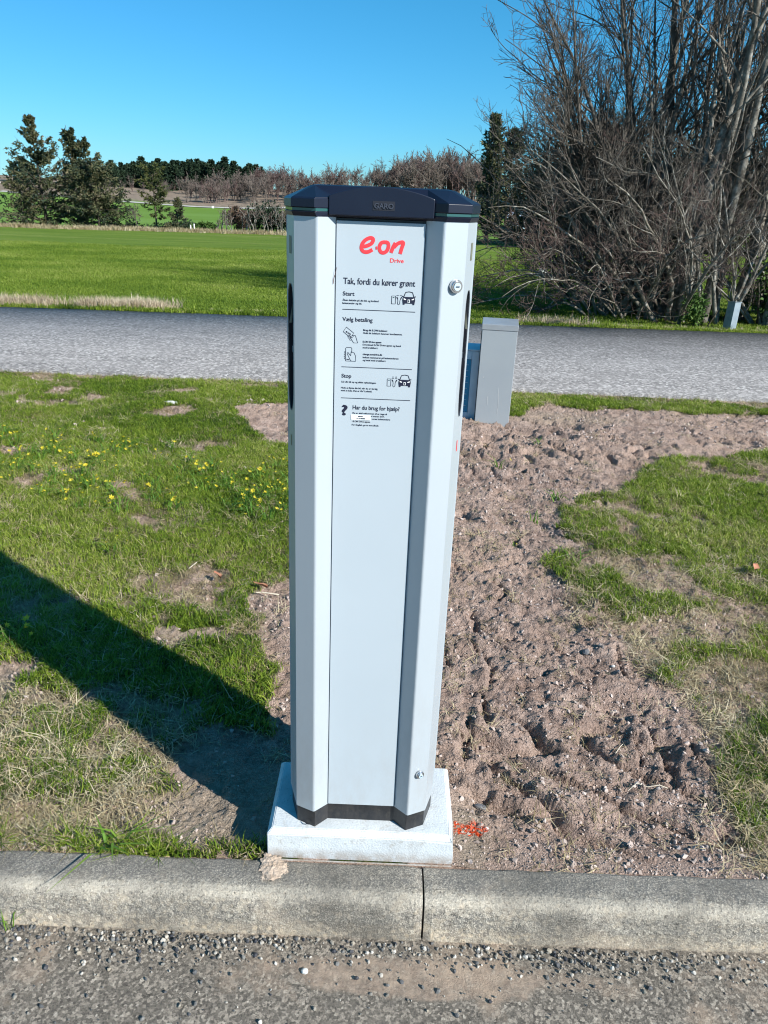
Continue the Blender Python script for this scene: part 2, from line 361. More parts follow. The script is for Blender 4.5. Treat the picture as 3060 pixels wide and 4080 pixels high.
# bark
def bark(name, a, b, c3, sc=9):
    n = NT(name, .9, .15)
    f = n.noise(sc, 5, .65)
    c = n.ramp(f, [(.32, a), (.5, b), (.68, c3)])
    c = n.mix(n.ramp(n.noise(2.5, 3), [(.45, 0.), (.65, .5)]), c, a)
    return n.finish(c, [(n.noise(sc*3, 4), .6, .01)])
M['bark'] = bark('lichen_grey_bark', (.07, .06, .048), (.19, .175, .145), (.40, .385, .34))
M['bark2'] = bark('pale_arching_bark', (.08, .068, .052), (.20, .178, .14), (.42, .40, .35), 14)
M['twig'] = bark('brown_twig_bark', (.05, .042, .036), (.115, .098, .08), (.23, .21, .18), 5)
M['twigr'] = bark('reddish_twig_bark', (.06, .038, .033), (.13, .088, .074), (.25, .20, .17), 5)
M['darkbark'] = bark('dark_conifer_bark', (.035, .028, .02), (.09, .075, .055), (.16, .14, .11), 3)
M['fartwig'] = bark('distant_bare_wood', (.10, .08, .068), (.175, .14, .12), (.28, .235, .20), .6)
M['fartwig2'] = bark('distant_reddish_wood', (.10, .065, .06), (.16, .11, .10), (.24, .18, .16), .5)
def needles(name, cols, patch): return leaf_mat(name, cols, patch, .1, .7, .6)
M['spruce'] = needles('olive_grey_needles', [(.018, .032, .026), (.035, .055, .030), (.075, .085, .036), (.125, .12, .055), (.19, .155, .09)], .55)
M['pine'] = needles('dark_green_needles', [(.010, .025, .014), (.02, .042, .02), (.035, .06, .028)], .2)
M['olive'] = needles('golden_olive_needles', [(.03, .05, .015), (.07, .085, .025), (.15, .14, .035)], .5)
M['hedge'] = needles('dull_hedge_leaf', [(.012, .018, .008), (.03, .034, .014), (.065, .055, .026), (.11, .08, .04)], .5)
M['green'] = needles('fresh_evergreen_leaf', [(.025, .06, .01), (.06, .12, .02), (.12, .19, .04)], 2)

# ---------------------------------------------------------------- terrain heights
def road_near(x): return 6.42 + .004*np.asarray(x, float)
def road_far(x): return 10.10 + .045*np.asarray(x, float)
def H_far(x, y):
    x = np.asarray(x, float); y = np.asarray(y, float)
    t = np.clip((y-10.2)/45, 0, 1)
    z = -t*(1.02+.012*np.clip(-x-5, 0, 40))
    z = z - .35*sstep(56, 63, y) - 1.25*sstep(62, 95, y) - .35*sstep(90, 160, y)
    up = sstep(225, 345, y)
    z = z + up*(6.0 + .0*x) + 4.6*np.exp(-(((x-2)/32)**2+((y-285)/35)**2)) + .02*np.clip(-x-60, 0, 200)*sstep(180, 260, y)
    z = z + 2.0*np.exp(-(((x+38)/25)**2+((y-300)/30)**2))
    z = z + .05*(fbm(x, y, .3, 3, 5)-.5) + sstep(60, 90, y)*.5*(fbm(x, y, .03, 3, 8)-.5)
    z = z - 9*sstep(420, 900, y)
    return z

# lawn masks --------------------------------------------------
def inpoly(x, y, poly):
    r = np.zeros(x.shape, bool); n = len(poly); j = n-1
    for i in range(n):
        xi, yi = poly[i]; xj, yj = poly[j]
        if yi != yj:
            c = ((yi > y) != (yj > y)) & (x < (xj-xi)*(y-yi)/(yj-yi)+xi); r ^= c
        j = i
    return r
BARE = [[(-.25, 1.6), (-.2, 2.9), (.0, 4.2), (-.2, 5.6), (.49, 5.6), (1.0, 5.62), (1.1, 5.90), (2.0, 5.93), (2.99, 5.99), (4.5, 6.05), (4.5, 5.0), (2.56, 5.03), (2.15, 4.77), (1.82, 4.67), (1.55, 4.45), (1.32, 4.1), (1.12, 3.9), (.98, 3.87), (.90, 3.6), (.86, 3.24), (.76, 2.99), (.72, 2.74), (.78, 2.63), (.87, 2.47), (.92, 2.25), (.99, 2.05), (.98, 1.8), (.95, 1.37), (-.25, 1.37)],
        [(-1.18, 5.6), (-.6, 5.85), (0, 5.8), (.1, 4.9), (-.6, 4.72), (-.86, 4.74), (-.99, 5.2)],
        [(-.46, 2.8), (-.2, 2.9), (0, 1.6), (-.30, 1.37), (-.48, 1.37), (-.56, 1.62), (-.62, 1.78), (-.52, 1.86), (-.30, 1.78), (-.32, 2.11), (-.42, 2.27), (-.46, 2.49)],
        [(-.80, 2.33), (-.75, 2.43), (-.64, 2.47), (-.53, 2.42), (-.56, 2.36), (-.66, 2.36), (-.7, 2.28)],
        [(-1.5, 2.15), (-1.23, 2.14), (-1.12, 2.13), (-1.07, 2.03), (-1.14, 1.97), (-1.5, 1.95)]]
SPARSE = [[(-3, 2.0), (-1.3, 2.02), (-.94, 1.97), (-.58, 1.75), (-.4, 1.37), (-3, 1.37)],
          [(.86, 3.24), (1.2, 3.2), (1.5, 2.9), (1.9, 2.7), (3.5, 2.4), (3.5, 1.37), (.9, 1.37), (.98, 1.8), (.9, 2.3), (.72, 2.74)],
          [(.9, 3.9), (1.1, 3.85), (1.3, 3.55), (1.2, 3.3), (.8, 3.2)],
          [(-1.2, 3.0), (-.5, 2.95), (-.4, 2.7), (-.55, 2.5), (-.95, 2.6)],
          [(-4, 6.3), (4, 6.3), (4, 6.5), (-4, 6.5)]]
def masks(x, y):
    wx = x + .16*(fbm(x, y, 4.5, 4, 11)-.5)*1.6 + .05*(fbm(x, y, 25, 2, 19)-.5); wy = y + .16*(fbm(x, y, 4.5, 4, 12)-.5)*1.6 + .05*(fbm(x, y, 25, 2, 20)-.5)
    lush = np.ones(x.shape)
    for p in SPARSE: lush[inpoly(wx, wy, p)] = .42
    for p in BARE: lush[inpoly(wx, wy, p)] = 0
    pn = fbm(x, y, 3.2, 4, 31)
    lush = np.where(lush > .9, 1-.75*sstep(.56, .70, pn), lush)
    lush = np.where((lush > .1) & (lush < .6), np.clip(sstep(.42, .62, fbm(x, y, 5.5, 4, 33)), .04, .9), lush)
    sand = np.exp(-(((x+.42)/.16)**2+((y-1.55)/.22)**2)) + np.exp(-(((x-.24)/.05)**2+((y-1.47)/.12)**2)) + .6*np.exp(-(((x-1.25)/.5)**2+((y-5.6)/.18)**2)) \
        + .8*np.exp(-(((x+.66)/.2)**2+((y-2.4)/.1)**2)) + .8*np.exp(-(((x+1.2)/.2)**2+((y-2.05)/.12)**2)) + .5*np.exp(-(((x-1.15)/.1)**2+((y-1.6)/.25)**2))
    sand = np.clip(sand*1.2*(.5+fbm(x, y, 8, 3, 35)), 0, 1)
    return lush, sand
_cr = random.Random(21)
CRACKS = [[(.35, 2.62), (.36, 2.50), (.43, 2.42), (.46, 2.37)], [(.45, 2.48), (.60, 2.42), (.70, 2.31), (.71, 2.26)], [(.66, 2.20), (.71, 2.10)], [(.33, 2.10), (.335, 1.93)], [(.78, 1.90), (.76, 1.80)], [(.30, 3.05), (.36, 2.95)], [(.28, 3.35), (.40, 3.25), (.46, 3.2)], [(.9, 1.55), (.86, 1.48)], [(-.33, 2.52), (-.30, 2.40)]]
for _ in range(95):
    cx_ = _cr.uniform(.2, 1.2) if _cr.random() < .5 else _cr.uniform(.2, 3.2); cy_ = _cr.uniform(1.5, 4.0) if cx_ < 1.2 and _cr.random() < .7 else _cr.uniform(4.1, 5.7)
    a_ = _cr.gauss(-.75, .35); p_ = [(cx_, cy_)]
    for _k in range(_cr.choice([1, 2, 3, 3])):
        a_ += _cr.gauss(0, .45); l_ = _cr.uniform(.03, .08)*(1+.15*cy_); p_.append((p_[-1][0]+l_*math.cos(a_), p_[-1][1]+l_*math.sin(a_)))
    CRACKS.append(p_)
def cracks(x, y):
    wx = x+.022*(fbm(x, y, 22, 3, 71)-.5)*2; wy = y+.022*(fbm(x, y, 22, 3, 72)-.5)*2; out = np.zeros(x.shape)
    for p in CRACKS:
        x0, x1 = min(a for a, b in p)-.06, max(a for a, b in p)+.06; y0, y1 = min(b for a, b in p)-.06, max(b for a, b in p)+.06
        m = (x > x0) & (x < x1) & (y > y0) & (y < y1)
        if not m.any(): continue
        X_, Y_ = wx[m], wy[m]; best = np.full(X_.shape, 9.); side = np.zeros(X_.shape)
        for (ax, ay), (bx, by) in zip(p[:-1], p[1:]):
            dx, dy = bx-ax, by-ay; t = np.clip(((X_-ax)*dx+(Y_-ay)*dy)/(dx*dx+dy*dy), 0, 1); d = np.hypot(X_-ax-t*dx, Y_-ay-t*dy)
            sg = np.sign((X_-ax)*dy-(Y_-ay)*dx); up = d < best; side = np.where(up, sg, side); best = np.minimum(best, d)
        w_ = .007+.0012*Y_
        out[m] += -.030*np.exp(-(best/w_)**2)+.016*np.exp(-(best/.035)**2)*(side > 0)
    return out
def H_lawn(x, y, lush=None):
    if lush is None: lush, _ = masks(x, y)
    near = sstep(1.375, 1.55, y)
    z = .05*(fbm(x, y, 1.1, 3, 41)-.5)
    bare = 1-lush
    cl = fbm(x, y, 20, 5, 43, .68)-.5
    u = x*.55+y*.83; v = x*.83-y*.55
    rut = np.abs(fbm(u*2.6, v*1.0, 2.6, 3, 45)-.5)
    rid = sstep(.0, .10, rut)-1
    lump = fbm(u*1.3, v*.7, 9, 3, 47)-.5
    cl2 = np.abs(fbm(x, y, 34, 3, 53, .6)-.5)*2
    z = z + bare*(cl*.038 + cl2*.016 + rid*.045*sstep(.32, .58, fbm(x, y, 1.7, 2, 49)) + lump*.045 + cracks(x, y)) + (1-bare)*.02*(fbm(x, y, 14, 3, 51)-.5) - .012*bare
    z = z*near - .012
    # dips to the road edge, stays clear of the slab
    z = z*(1-sstep(6.2, 6.42, y)) - .02*sstep(6.2, 6.42, y)
    # cleared pit around the slab
    d = np.maximum(np.maximum(-.24-x, x-.194), np.maximum(1.38-y, y-1.625)); z = np.where(d < .12, z*sstep(-.02, .12, d)-.004, z)
    return z

# ---------------------------------------------------------------- ground sheets
def grid_mesh(name, xs, ys, zf, attrs=None):
    X, Y = np.meshgrid(xs, ys); Z = zf(X, Y)
    V = np.stack([X.ravel(), Y.ravel(), Z.ravel()], 1)
    nx, ny = len(xs), len(ys); i = np.arange(nx-1)[None, :]+nx*np.arange(ny-1)[:, None]; i = i.ravel()
    me = np_mesh(name, V, np.stack([i, i+1, i+nx+1, i+nx], 1))
    if attrs:
        for k, f in attrs(X, Y, Z).items():
            a = me.attributes.new(k, 'FLOAT', 'POINT'); a.data.foreach_set('value', np.ascontiguousarray(f.ravel(), np.float32))
    return me
def seq(*segs):
    out = [segs[0][0]]
    for a, b, d in segs:
        k = max(1, int(round((b-a)/d))); out += list(np.linspace(a, b, k+1)[1:])
    return np.array(out)

# wide land under and beyond everything
xs = np.concatenate([-seq((12, 60, 3), (60, 200, 7), (200, 900, 50), (900, 3000, 400))[::-1], seq((-9, 9, 3)), seq((12, 60, 3), (60, 200, 7), (200, 900, 50), (900, 3000, 400))])
ys = np.concatenate([seq((-60, 0, 10), (0, 14, 2), (14, 56, 3), (56, 120, 2), (120, 420, 5), (420, 1000, 60), (1000, 4000, 500))])
def zland(X, Y): return np.where(Y < 57, H_far(X, Y)-.25-.1*(Y < 3), H_far(X, Y))
def aland(X, Y, Z):
    b = 247 + 14*sstep(-60, -95, X) + 8*(fbm(X, Y, .05, 3, 3)-.5)
    return {'rough': sstep(b-2, b+4, Y)*(1-.0*X)}
link('land', grid_mesh('land', xs, ys, zland, aland), mats=[M['land']], kind='structure')

# near crop field, from the far road edge to its brow
xs = seq((-60, -20, 1.0), (-20, 20, .35), (20, 60, 1.0)); ts = seq((0, 1, .008))**1.6
def field_mesh():
    X, T = np.meshgrid(xs, ts); Y0 = np.minimum(road_far(X)-.10, 13); Y = Y0 + (57.0-Y0)*T
    Z = H_far(X, Y)-.012 + .02*(fbm(X, Y, 1.5, 3, 77)-.5)*sstep(0, .05, T)
    Z = np.where(T > .995, Z-.3, Z)
    V = np.stack([X.ravel(), Y.ravel(), Z.ravel()], 1); nx, ny = X.shape[1], X.shape[0]
    i = (np.arange(nx-1)[None, :]+nx*np.arange(ny-1)[:, None]).ravel()
    return np_mesh('field', V, np.stack([i, i+1, i+nx+1, i+nx], 1))
link('field', field_mesh(), mats=[M['field']], kind='structure')

# lawn with bare soil
xs = np.concatenate([-seq((1.7, 3.6, .014), (3.6, 16, .25), (16, 60, 4))[::-1], seq((-1.692, 1.692, .0085)), seq((1.7, 3.6, .014), (3.6, 16, .25), (16, 60, 4))])
ys = seq((1.377, 2.6, .0075), (2.6, 4.2, .011), (4.2, 6.46, .016))
CACHE = {}
def zl(X, Y):
    CACHE['m'] = masks(X, Y); return H_lawn(X, Y, CACHE['m'][0])
def al(X, Y, Z):
    l, s = CACHE['m']
    sp = np.clip(np.exp(-(((X-.255)/.03)**2+((Y-1.505)/.02)**2)*1.0)*1.3 + np.exp(-(((X-.215)/.014)**2+((Y-1.50)/.02)**2)), 0, 1)
    return {'lush': np.clip(l*1.0, 0, 1), 'sand': s, 'spray': (sp > .35)*1.0}
link('lawn', grid_mesh('lawn', xs, ys, zl, al), mats=[M['lawn']], kind='structure')

# road
X = np.linspace(-60, 60, 241)
V = []; 
for k, t in enumerate((0, 0, .5, 1, 1)):
    for x in X:
        yn, yf = road_near(x)+.02*(vnoise(np.array(x*3.), np.array(k*9.))-.5)*2, min(float(road_far(x)), 13)+.025*(float(vnoise(np.array(x*3.), np.array(44.)))-.5)*2
        V.append((x, float(yn)*(1-t)+float(yf)*t, {0: -.06, 1: .004, 2: .03, 3: .012, 4: -.06}[k]))
n_ = len(X); i = (np.arange(n_-1)[None, :]+n_*np.arange(4)[:, None]).ravel()
link('road', np_mesh('road', np.array(V), np.stack([i, i+1, i+n_+1, i+n_], 1)), mats=[M['road']], kind='structure')

# parking bay asphalt in front of the kerb
xs = np.concatenate([[-60, -12], seq((-3, 3, .03)), [12, 60]]); ys = np.concatenate([[-60, -10, -2, 0], seq((.5, 1.262, .02))])
link('parking_asphalt', grid_mesh('parking_asphalt', xs, ys, lambda X, Y: -.102+.006*(fbm(X, Y, 5, 3, 61)-.5)), mats=[M['asphalt']], kind='structure')

# kerb stones: one metre each, joints open
kerb = thing('kerb', None, None, kind='structure')
def kerb_mesh(seed):
    rng = np.random.default_rng(seed)
    prof = [(1.252, -.17), (1.252, -.098), (1.256, -.055), (1.262, -.025), (1.268, -.010), (1.277, -.002), (1.290, .002), (1.325, .002), (1.360, .0), (1.368, -.004), (1.371, -.012), (1.371, -.17)]
    xs = np.linspace(.006, .994, 60); n = len(prof)
    V = []
    for i, x in enumerate(xs):
        for j, (y, z) in enumerate(prof):
            e = .0022*(vnoise(np.array(x*22+seed*7), np.array(j*1.7))-.5)*2
            inset = .004 if i in (0, 59) else 0
            V.append((x, y+float(e)+(inset if j in (1, 2, 3) else 0), z+float(e)*.5-inset*.6))
    F = [(a*n+b, (a+1)*n+b, (a+1)*n+b+1, a*n+b+1) for a in range(59) for b in range(n-1)] + [tuple(range(n)), tuple(range(59*n, 60*n))[::-1]]
    me = bpy.data.meshes.new('kerb_stone'); me.from_pydata(V, [], F); me.update()
    bm = bmesh.new(); bm.from_mesh(me); bmesh.ops.recalc_face_normals(bm, faces=bm.faces); bm.to_mesh(me); bm.free()
    me.materials.append(M['kerb']); return me
km = [kerb_mesh(s) for s in (1, 2, 3)]
for k, x0 in enumerate([-.8715, .1285, -1.8715, 1.1285, -2.8715, 2.1285]):
    o = bpy.data.objects.new('kerb_stone', km[k % 3]); COL.objects.link(o); o.parent = kerb; o.location = (x0, 0, 0)
    o.rotation_euler = (0, 0, [.0, .006, 0, 0, 0, 0][k])
# soil filling behind / under the joint so no void shows
V, F = box(-60, 60, 1.3725, 1.40, -.16, -.014); py_obj('kerb_bedding', V, F, M['lawn'], kind='structure')

# ---------------------------------------------------------------- instanced scatter (stuff)
def coll(name, meshes):
    c = bpy.data.collections.new(name)
    for i, me in enumerate(meshes):
        o = bpy.data.objects.new(f'{name}_variant', me); c.objects.link(o)
    return c
def scatter(name, pts, rot, scl, idx, c, label):
    me = bpy.data.meshes.new(name); me.vertices.add(len(pts)); me.vertices.foreach_set('co', np.ascontiguousarray(pts, np.float32).ravel())
    a = me.attributes.new('rot', 'FLOAT_VECTOR', 'POINT'); a.data.foreach_set('vector', np.ascontiguousarray(rot, np.float32).ravel())
    if scl.ndim == 1: scl = np.repeat(scl[:, None], 3, 1)
    a = me.attributes.new('scl', 'FLOAT_VECTOR', 'POINT'); a.data.foreach_set('vector', np.ascontiguousarray(scl, np.float32).ravel())
    a = me.attributes.new('idx', 'INT', 'POINT'); a.data.foreach_set('value', np.ascontiguousarray(idx, np.int32))
    g = bpy.data.node_groups.new(name, 'GeometryNodeTree')
    g.interface.new_socket('Geometry', in_out='INPUT', socket_type='NodeSocketGeometry'); g.interface.new_socket('Geometry', in_out='OUTPUT', socket_type='NodeSocketGeometry')
    N = g.nodes.new; L = g.links.new
    gi = N('NodeGroupInput'); go = N('NodeGroupOutput'); ip = N('GeometryNodeInstanceOnPoints'); ci = N('GeometryNodeCollectionInfo')
    ci.inputs['Collection'].default_value = c; ci.inputs['Separate Children'].default_value = True; ci.inputs['Reset Children'].default_value = True
    def na(nm, t):
        x = N('GeometryNodeInputNamedAttribute'); x.data_type = t; x.inputs['Name'].default_value = nm; return x.outputs['Attribute']
    er = N('FunctionNodeEulerToRotation'); L(na('rot', 'FLOAT_VECTOR'), er.inputs[0])
    L(gi.outputs[0], ip.inputs['Points']); L(ci.outputs[0], ip.inputs['Instance']); ip.inputs['Pick Instance'].default_value = True
    L(na('idx', 'INT'), ip.inputs['Instance Index']); L(er.outputs[0], ip.inputs['Rotation']); L(na('scl', 'FLOAT_VECTOR'), ip.inputs['Scale']); L(ip.outputs[0], go.inputs[0])
    o = link(name, me); o.modifiers.new('scatter', 'NODES').node_group = g
    props(o, label=label, cat=name.split('_')[-1], kind='stuff'); return o
def blades(rng, n, rad, h, w, lean=.5, curl=.5, flat=0.):
    ang = rng.uniform(0, 2*np.pi, n); r = rad*np.sqrt(rng.random(n)); base = np.stack([r*np.cos(ang), r*np.sin(ang), np.full(n, -.004)], 1)
    a2 = rng.uniform(0, 2*np.pi, n); hh = h*rng.uniform(.55, 1.15, n); ww = w*rng.uniform(.7, 1.2, n)
    d = np.stack([np.cos(a2), np.sin(a2), np.zeros(n)], 1); s = np.stack([-np.sin(a2), np.cos(a2), np.zeros(n)], 1)
    l = lean*rng.uniform(.2, 1, n)[:, None]; up = np.array([0, 0, 1.])
    p0 = base; p1 = base + d*(hh[:, None]*l*.35) + up*(hh[:, None]*(.5*(1-flat))) + up*.003
    p2 = base + d*(hh[:, None]*l*(.9+curl)) + up*(hh[:, None]*(.95-.35*curl)*(1-flat)) + up*.003
    wv = s*ww[:, None]/2
    V = np.stack([p0-wv, p0+wv, p1+wv*.85, p1-wv*.85, p2], 1).reshape(-1, 3)
    i = np.arange(n)*5
    return V, [np.stack([i, i+1, i+2, i+3], 1), np.stack([i+3, i+2, i+4], 1)]
def blade_mesh(name, rng, m, *a, **k):
    V, F = blades(rng, *a, **k); me = np_mesh(name, V, F, False); me.materials.append(m); return me
rng = np.random.default_rng(7)
tuft = coll('grass_tuft', [blade_mesh('grass_tuft', rng, M['grass'], 16, .028, .034, .0032, .6, .5) for _ in range(6)] + [blade_mesh('grass_tuft', rng, M['grass'], 9, .02, .055, .0036, .7, .7) for _ in range(2)])
dryt = coll('dry_tuft', [blade_mesh('dry_tuft', rng, M['dry'], 12, .03, .036, .0022, 1.3, 1.1, flat=.55) for _ in range(5)])
cropt = coll('crop_tuft', [blade_mesh('crop_tuft', rng, M['grass2'], 34, .17, .055, .010, .5, .4) for _ in range(5)])
strawt = coll('straw_tuft', [blade_mesh('straw_tuft', rng, M['straw'], 26, .09, .17, .0055, .45, .35) for _ in range(4)] + [blade_mesh('straw_tuft', rng, M['straw'], 26, .12, .11, .005, 1.4, .6, flat=.5) for _ in range(2)])
brownt = coll('brown_stalks', [blade_mesh('brown_stalks', rng, M['dry'], 26, .12, .17, .012, .5, .3) for _ in range(6)])
def rots(n, tilt=.12): return np.stack([rng.normal(0, tilt, n), rng.normal(0, tilt, n), rng.uniform(0, 6.283, n)], 1)
def frus(n, y0, y1, k=.60, mx=None, power=1.):
    """random points over the plot, wider with distance"""
    y = y0+(y1-y0)*rng.random(n)**power; w = k*y+.5
    return rng.uniform(-1, 1, n)*w, y
# lawn grass
n = 150000
x, y = frus(n, 1.385, 6.40); w = (.60*y+.5)/(.60*6.4+.5); keep = rng.random(n) < w
x, y = x[keep], y[keep]; l, s = masks(x, y)
keep = rng.random(len(x)) < l**1.1*np.where(y > 6.25, .5, 1); d = np.maximum(np.maximum(-.24-x, x-.194), np.maximum(1.38-y, y-1.625)); keep &= d > .015
x, y, l = x[keep], y[keep], l[keep]
sc = (.75+.5*rng.random(len(x)))*(.62+.45*fbm(x, y, 3, 3, 91))*(.7+.3*l)*1.0
scatter('lawn_grass', np.stack([x, y, H_lawn(x, y)-.001], 1), rots(len(x), .25), sc, rng.choice(8, len(x), p=[.15]*6+[.05]*2), tuft, 'short green lawn grass around the bare soil')
x = np.concatenate([rng.uniform(-1.9, -.45, 260), rng.uniform(.9, 1.8, 14)]); y = 1.378+np.abs(rng.normal(0, .03, len(x)))
kt = coll('kerb_tuft', [blade_mesh('kerb_tuft', rng, M['grass'], 9, .02, .06, .0036, 1.3, .9, flat=.35) for _ in range(5)])
scatter('kerbside_grass', np.stack([x, y, H_lawn(x, y)], 1), rots(len(x), .35), .4+.5*rng.random(len(x)), rng.integers(0, 5, len(x)), kt, 'longer grass blades hanging over the back edge of the kerb')
# dry grass
n = 60000
x, y = frus(n, 1.385, 6.42, power=1.15); l, s = masks(x, y)
pd = np.where(l > .9, .36, np.where(l > .02, .75, .05)) + .5*((y > 6.2)) + .35*sstep(.55, .7, fbm(x, y, 2.3, 3, 95))*(l > .05)
pd = pd*np.where(s > .5, .3, 1)
keep = (rng.random(n) < pd*.8); d = np.maximum(np.maximum(-.24-x, x-.194), np.maximum(1.38-y, y-1.625)); keep &= d > .02
x, y = x[keep], y[keep]
scatter('dry_grass', np.stack([x, y, H_lawn(x, y)], 1), rots(len(x), .3), .6+.7*rng.random(len(x)), rng.integers(0, 5, len(x)), dryt, 'matted straw coloured dead grass between the green blades')
# crumbs of soil
def clod_mesh(name, rng, m, sx=1., rough=.55):
    bm = bmesh.new(); bmesh.ops.create_icosphere(bm, subdivisions=1, radius=.5)
    for v in bm.verts: v.co *= rng.uniform(1-rough, 1+rough)
    me = bpy.data.meshes.new(name); bm.to_mesh(me); bm.free(); me.materials.append(m); return me
clods = coll('soil_crumb', [clod_mesh('soil_crumb', rng, M['clod']) for _ in range(6)])
pebs = coll('pebble', [clod_mesh('pebble', rng, M['pebble'], rough=.18) for _ in range(6)])
n = 70000
x, y = frus(n, 1.38, 6.3, power=1.35); l, s = masks(x, y)
keep = rng.random(n) < np.where(l < .05, .45, .14)*(.25+1.1*sstep(.4, .6, fbm(x, y, 2.8, 3, 97))); d = np.maximum(np.maximum(-.24-x, x-.194), np.maximum(1.38-y, y-1.625)); keep &= d > .004
x, y = x[keep], y[keep]; sz = .0022+.010*rng.random(len(x))**9+.003*rng.random(len(x)); sz *= (.8+.16*y)
scatter('soil_crumbs', np.stack([x, y, H_lawn(x, y)+sz*.2], 1), rots(len(x), 2), np.stack([sz*1.2, sz, sz*.8], 1), rng.integers(0, 6, len(x)), clods, 'crumbly clods of dry brown soil on the bare ground')
# gravel in the gutter and on the bay
n = 2200
x = rng.uniform(-1.6, 1.6, n); y = 1.246-np.abs(rng.normal(0, .034, n)); keep = (rng.random(n) < .35+.65*sstep(.3, .55, fbm(x, y*3, 4, 3, 99)))
x2 = rng.uniform(-1.6, 1.6, 900); y2 = rng.uniform(.6, 1.2, 900); x = np.concatenate([x[keep], x2]); y = np.concatenate([y[keep], y2])
sz = .0035+.008*rng.random(len(x))**2.5
scatter('gutter_gravel', np.stack([x, y, -.101+sz*.15], 1), rots(len(x), 2), np.stack([sz*1.2, sz, sz*.7], 1), rng.integers(0, 6, len(x)), pebs, 'loose dark and pale gravel lying along the foot of the kerb')
# sand washed over the kerb at the slab corner
V = []; F = []
def sand_patch(name, cx, cy, rx, ry, h, z0, seed, label):
    g = np.linspace(-1, 1, 60); X, Y = np.meshgrid(g, g); rr_ = np.hypot(X, Y)*(1+1.5*(fbm(X, Y, 2, 4, seed, .6)-.45))
    Z = h*np.clip(1-rr_**1.5, 0, 1)*(.5+fbm(X, Y, 7, 3, seed+1)) 
    px = cx+X*rx; py = cy+Y*ry; pz = np.where(py > 1.29, .003, np.interp(py, [1.2, 1.252, 1.262, 1.277, 1.29], [-.099, -.099, -.02, -.0, .003]))+Z
    Vv = np.stack([px.ravel(), py.ravel(), pz.ravel()], 1); i = (np.arange(59)[None, :]+60*np.arange(59)[:, None]).ravel()
    Fq = np.stack([i, i+1, i+61, i+60], 1); ok = (rr_.ravel()[Fq].max(1) < 1.0)
    o = link(name, np_mesh(name, Vv, Fq[ok]), mats=[M['sandm']], kind='stuff'); props(o, label=label, cat='sand')
M['sandm'] = mat('pale_washed_sand', (.40, .30, .22), .95, var=(.56, .44, .34), vscale=60, bump=.8, bscale=150)
sand_patch('washed_sand', -.222, 1.345, .040, .040, .005, 0, 3, 'pale sand spilled over the kerb at the slab corner')
# crop blades
n = 46000
x, y = frus(n, 10.2, 30, k=.62, power=1.5); keep = y > road_far(x)+.12; x, y = x[keep], y[keep]
scatter('crop_grass', np.stack([x, y, H_far(x, y)-.012], 1), rots(len(x), .1), (.6+.6*rng.random(len(x)))*(.75+.012*y)*.8, rng.integers(0, 5, len(x)), cropt, 'short green crop growing on the field beyond the road')
# standing straw along the far road edge, clustered
x = np.concatenate([rng.uniform(-7, -2.75, 1300), rng.uniform(-7, 8, 420), rng.normal(2.15, .22, 90), rng.uniform(1, 8, 380)])
y = road_far(x)+.20+np.abs(rng.normal(0, .13, len(x))); big = np.concatenate([np.full(1300, .98), np.full(420, .38), np.full(90, .9), np.full(380, .42)])
keep = rng.random(len(x)) < np.where((x < -2.7) & (big > .9), .15+sstep(.22, .34, vnoise(x*2.1, x*0+3., 5)), .8); x, y, big = x[keep], y[keep], big[keep]
scatter('roadside_straw', np.stack([x, y, H_far(x, y)-.015], 1), rots(len(x), .1), big*(.6+.6*rng.random(len(x))), rng.integers(0, 6, len(x)), strawt, 'pale dead straw standing in clumps along the far road edge')
x = rng.uniform(-8, 9, 2600); y = road_far(x)+np.abs(rng.normal(0.02, .13, len(x)))
scatter('verge_grass', np.stack([x, y, H_far(x, y)-.005], 1), rots(len(x), .2), 1.1+1.3*rng.random(len(x)), rng.integers(0, 8, len(x)), tuft, 'green verge grass edging the far side of the road')
# brown grass strip at the brow
x = rng.uniform(-34, 12, 1700); y = 56.3+rng.normal(0, .5, len(x))
scatter('boundary_grass', np.stack([x, y, H_far(x, y)-.05], 1), rots(len(x), .1), 1.0+1.5*rng.random(len(x)), rng.integers(0, 6, len(x)), brownt, 'dry brownish grass strip along the back of the field')

# ---------------------------------------------------------------- charging station
CX = -.0255
HALF = [(.165, 1.585), (.170, 1.56), (.170, 1.48), (.150, 1.416), (.108, 1.396), (.078, 1.424)]
def outline(half, off=0.):
    L_ = [(CX-dx-(off if dx > .1 else 0), y-(off if y < 1.5 else -off)) for dx, y in half]
    R2 = [(CX+dx+(off if dx > .1 else 0), y-(off if y < 1.5 else -off)) for dx, y in half[::-1]]
    return L_+R2          # back-left ... front-left, front-right ... back-right
cs = thing('charging_station', 'tall silver-grey charging pillar with dark navy lid and white instruction panel', 'charging station', (CX, 1.49, .075))
def cpart(name, V, F, m, parent=None, **k):
    V = [(v[0]-CX, v[1]-1.49, v[2]-.075) for v in V]
    return py_obj(name, V, F, m, parent or cs, **k)
Z0, Z1 = .122, 1.409
ol = outline(HALF)
# plinth
V, F = prism(outline(HALF, -.002), .0755, .124); cpart('plinth', V, F, M['black'], bevel=.001)
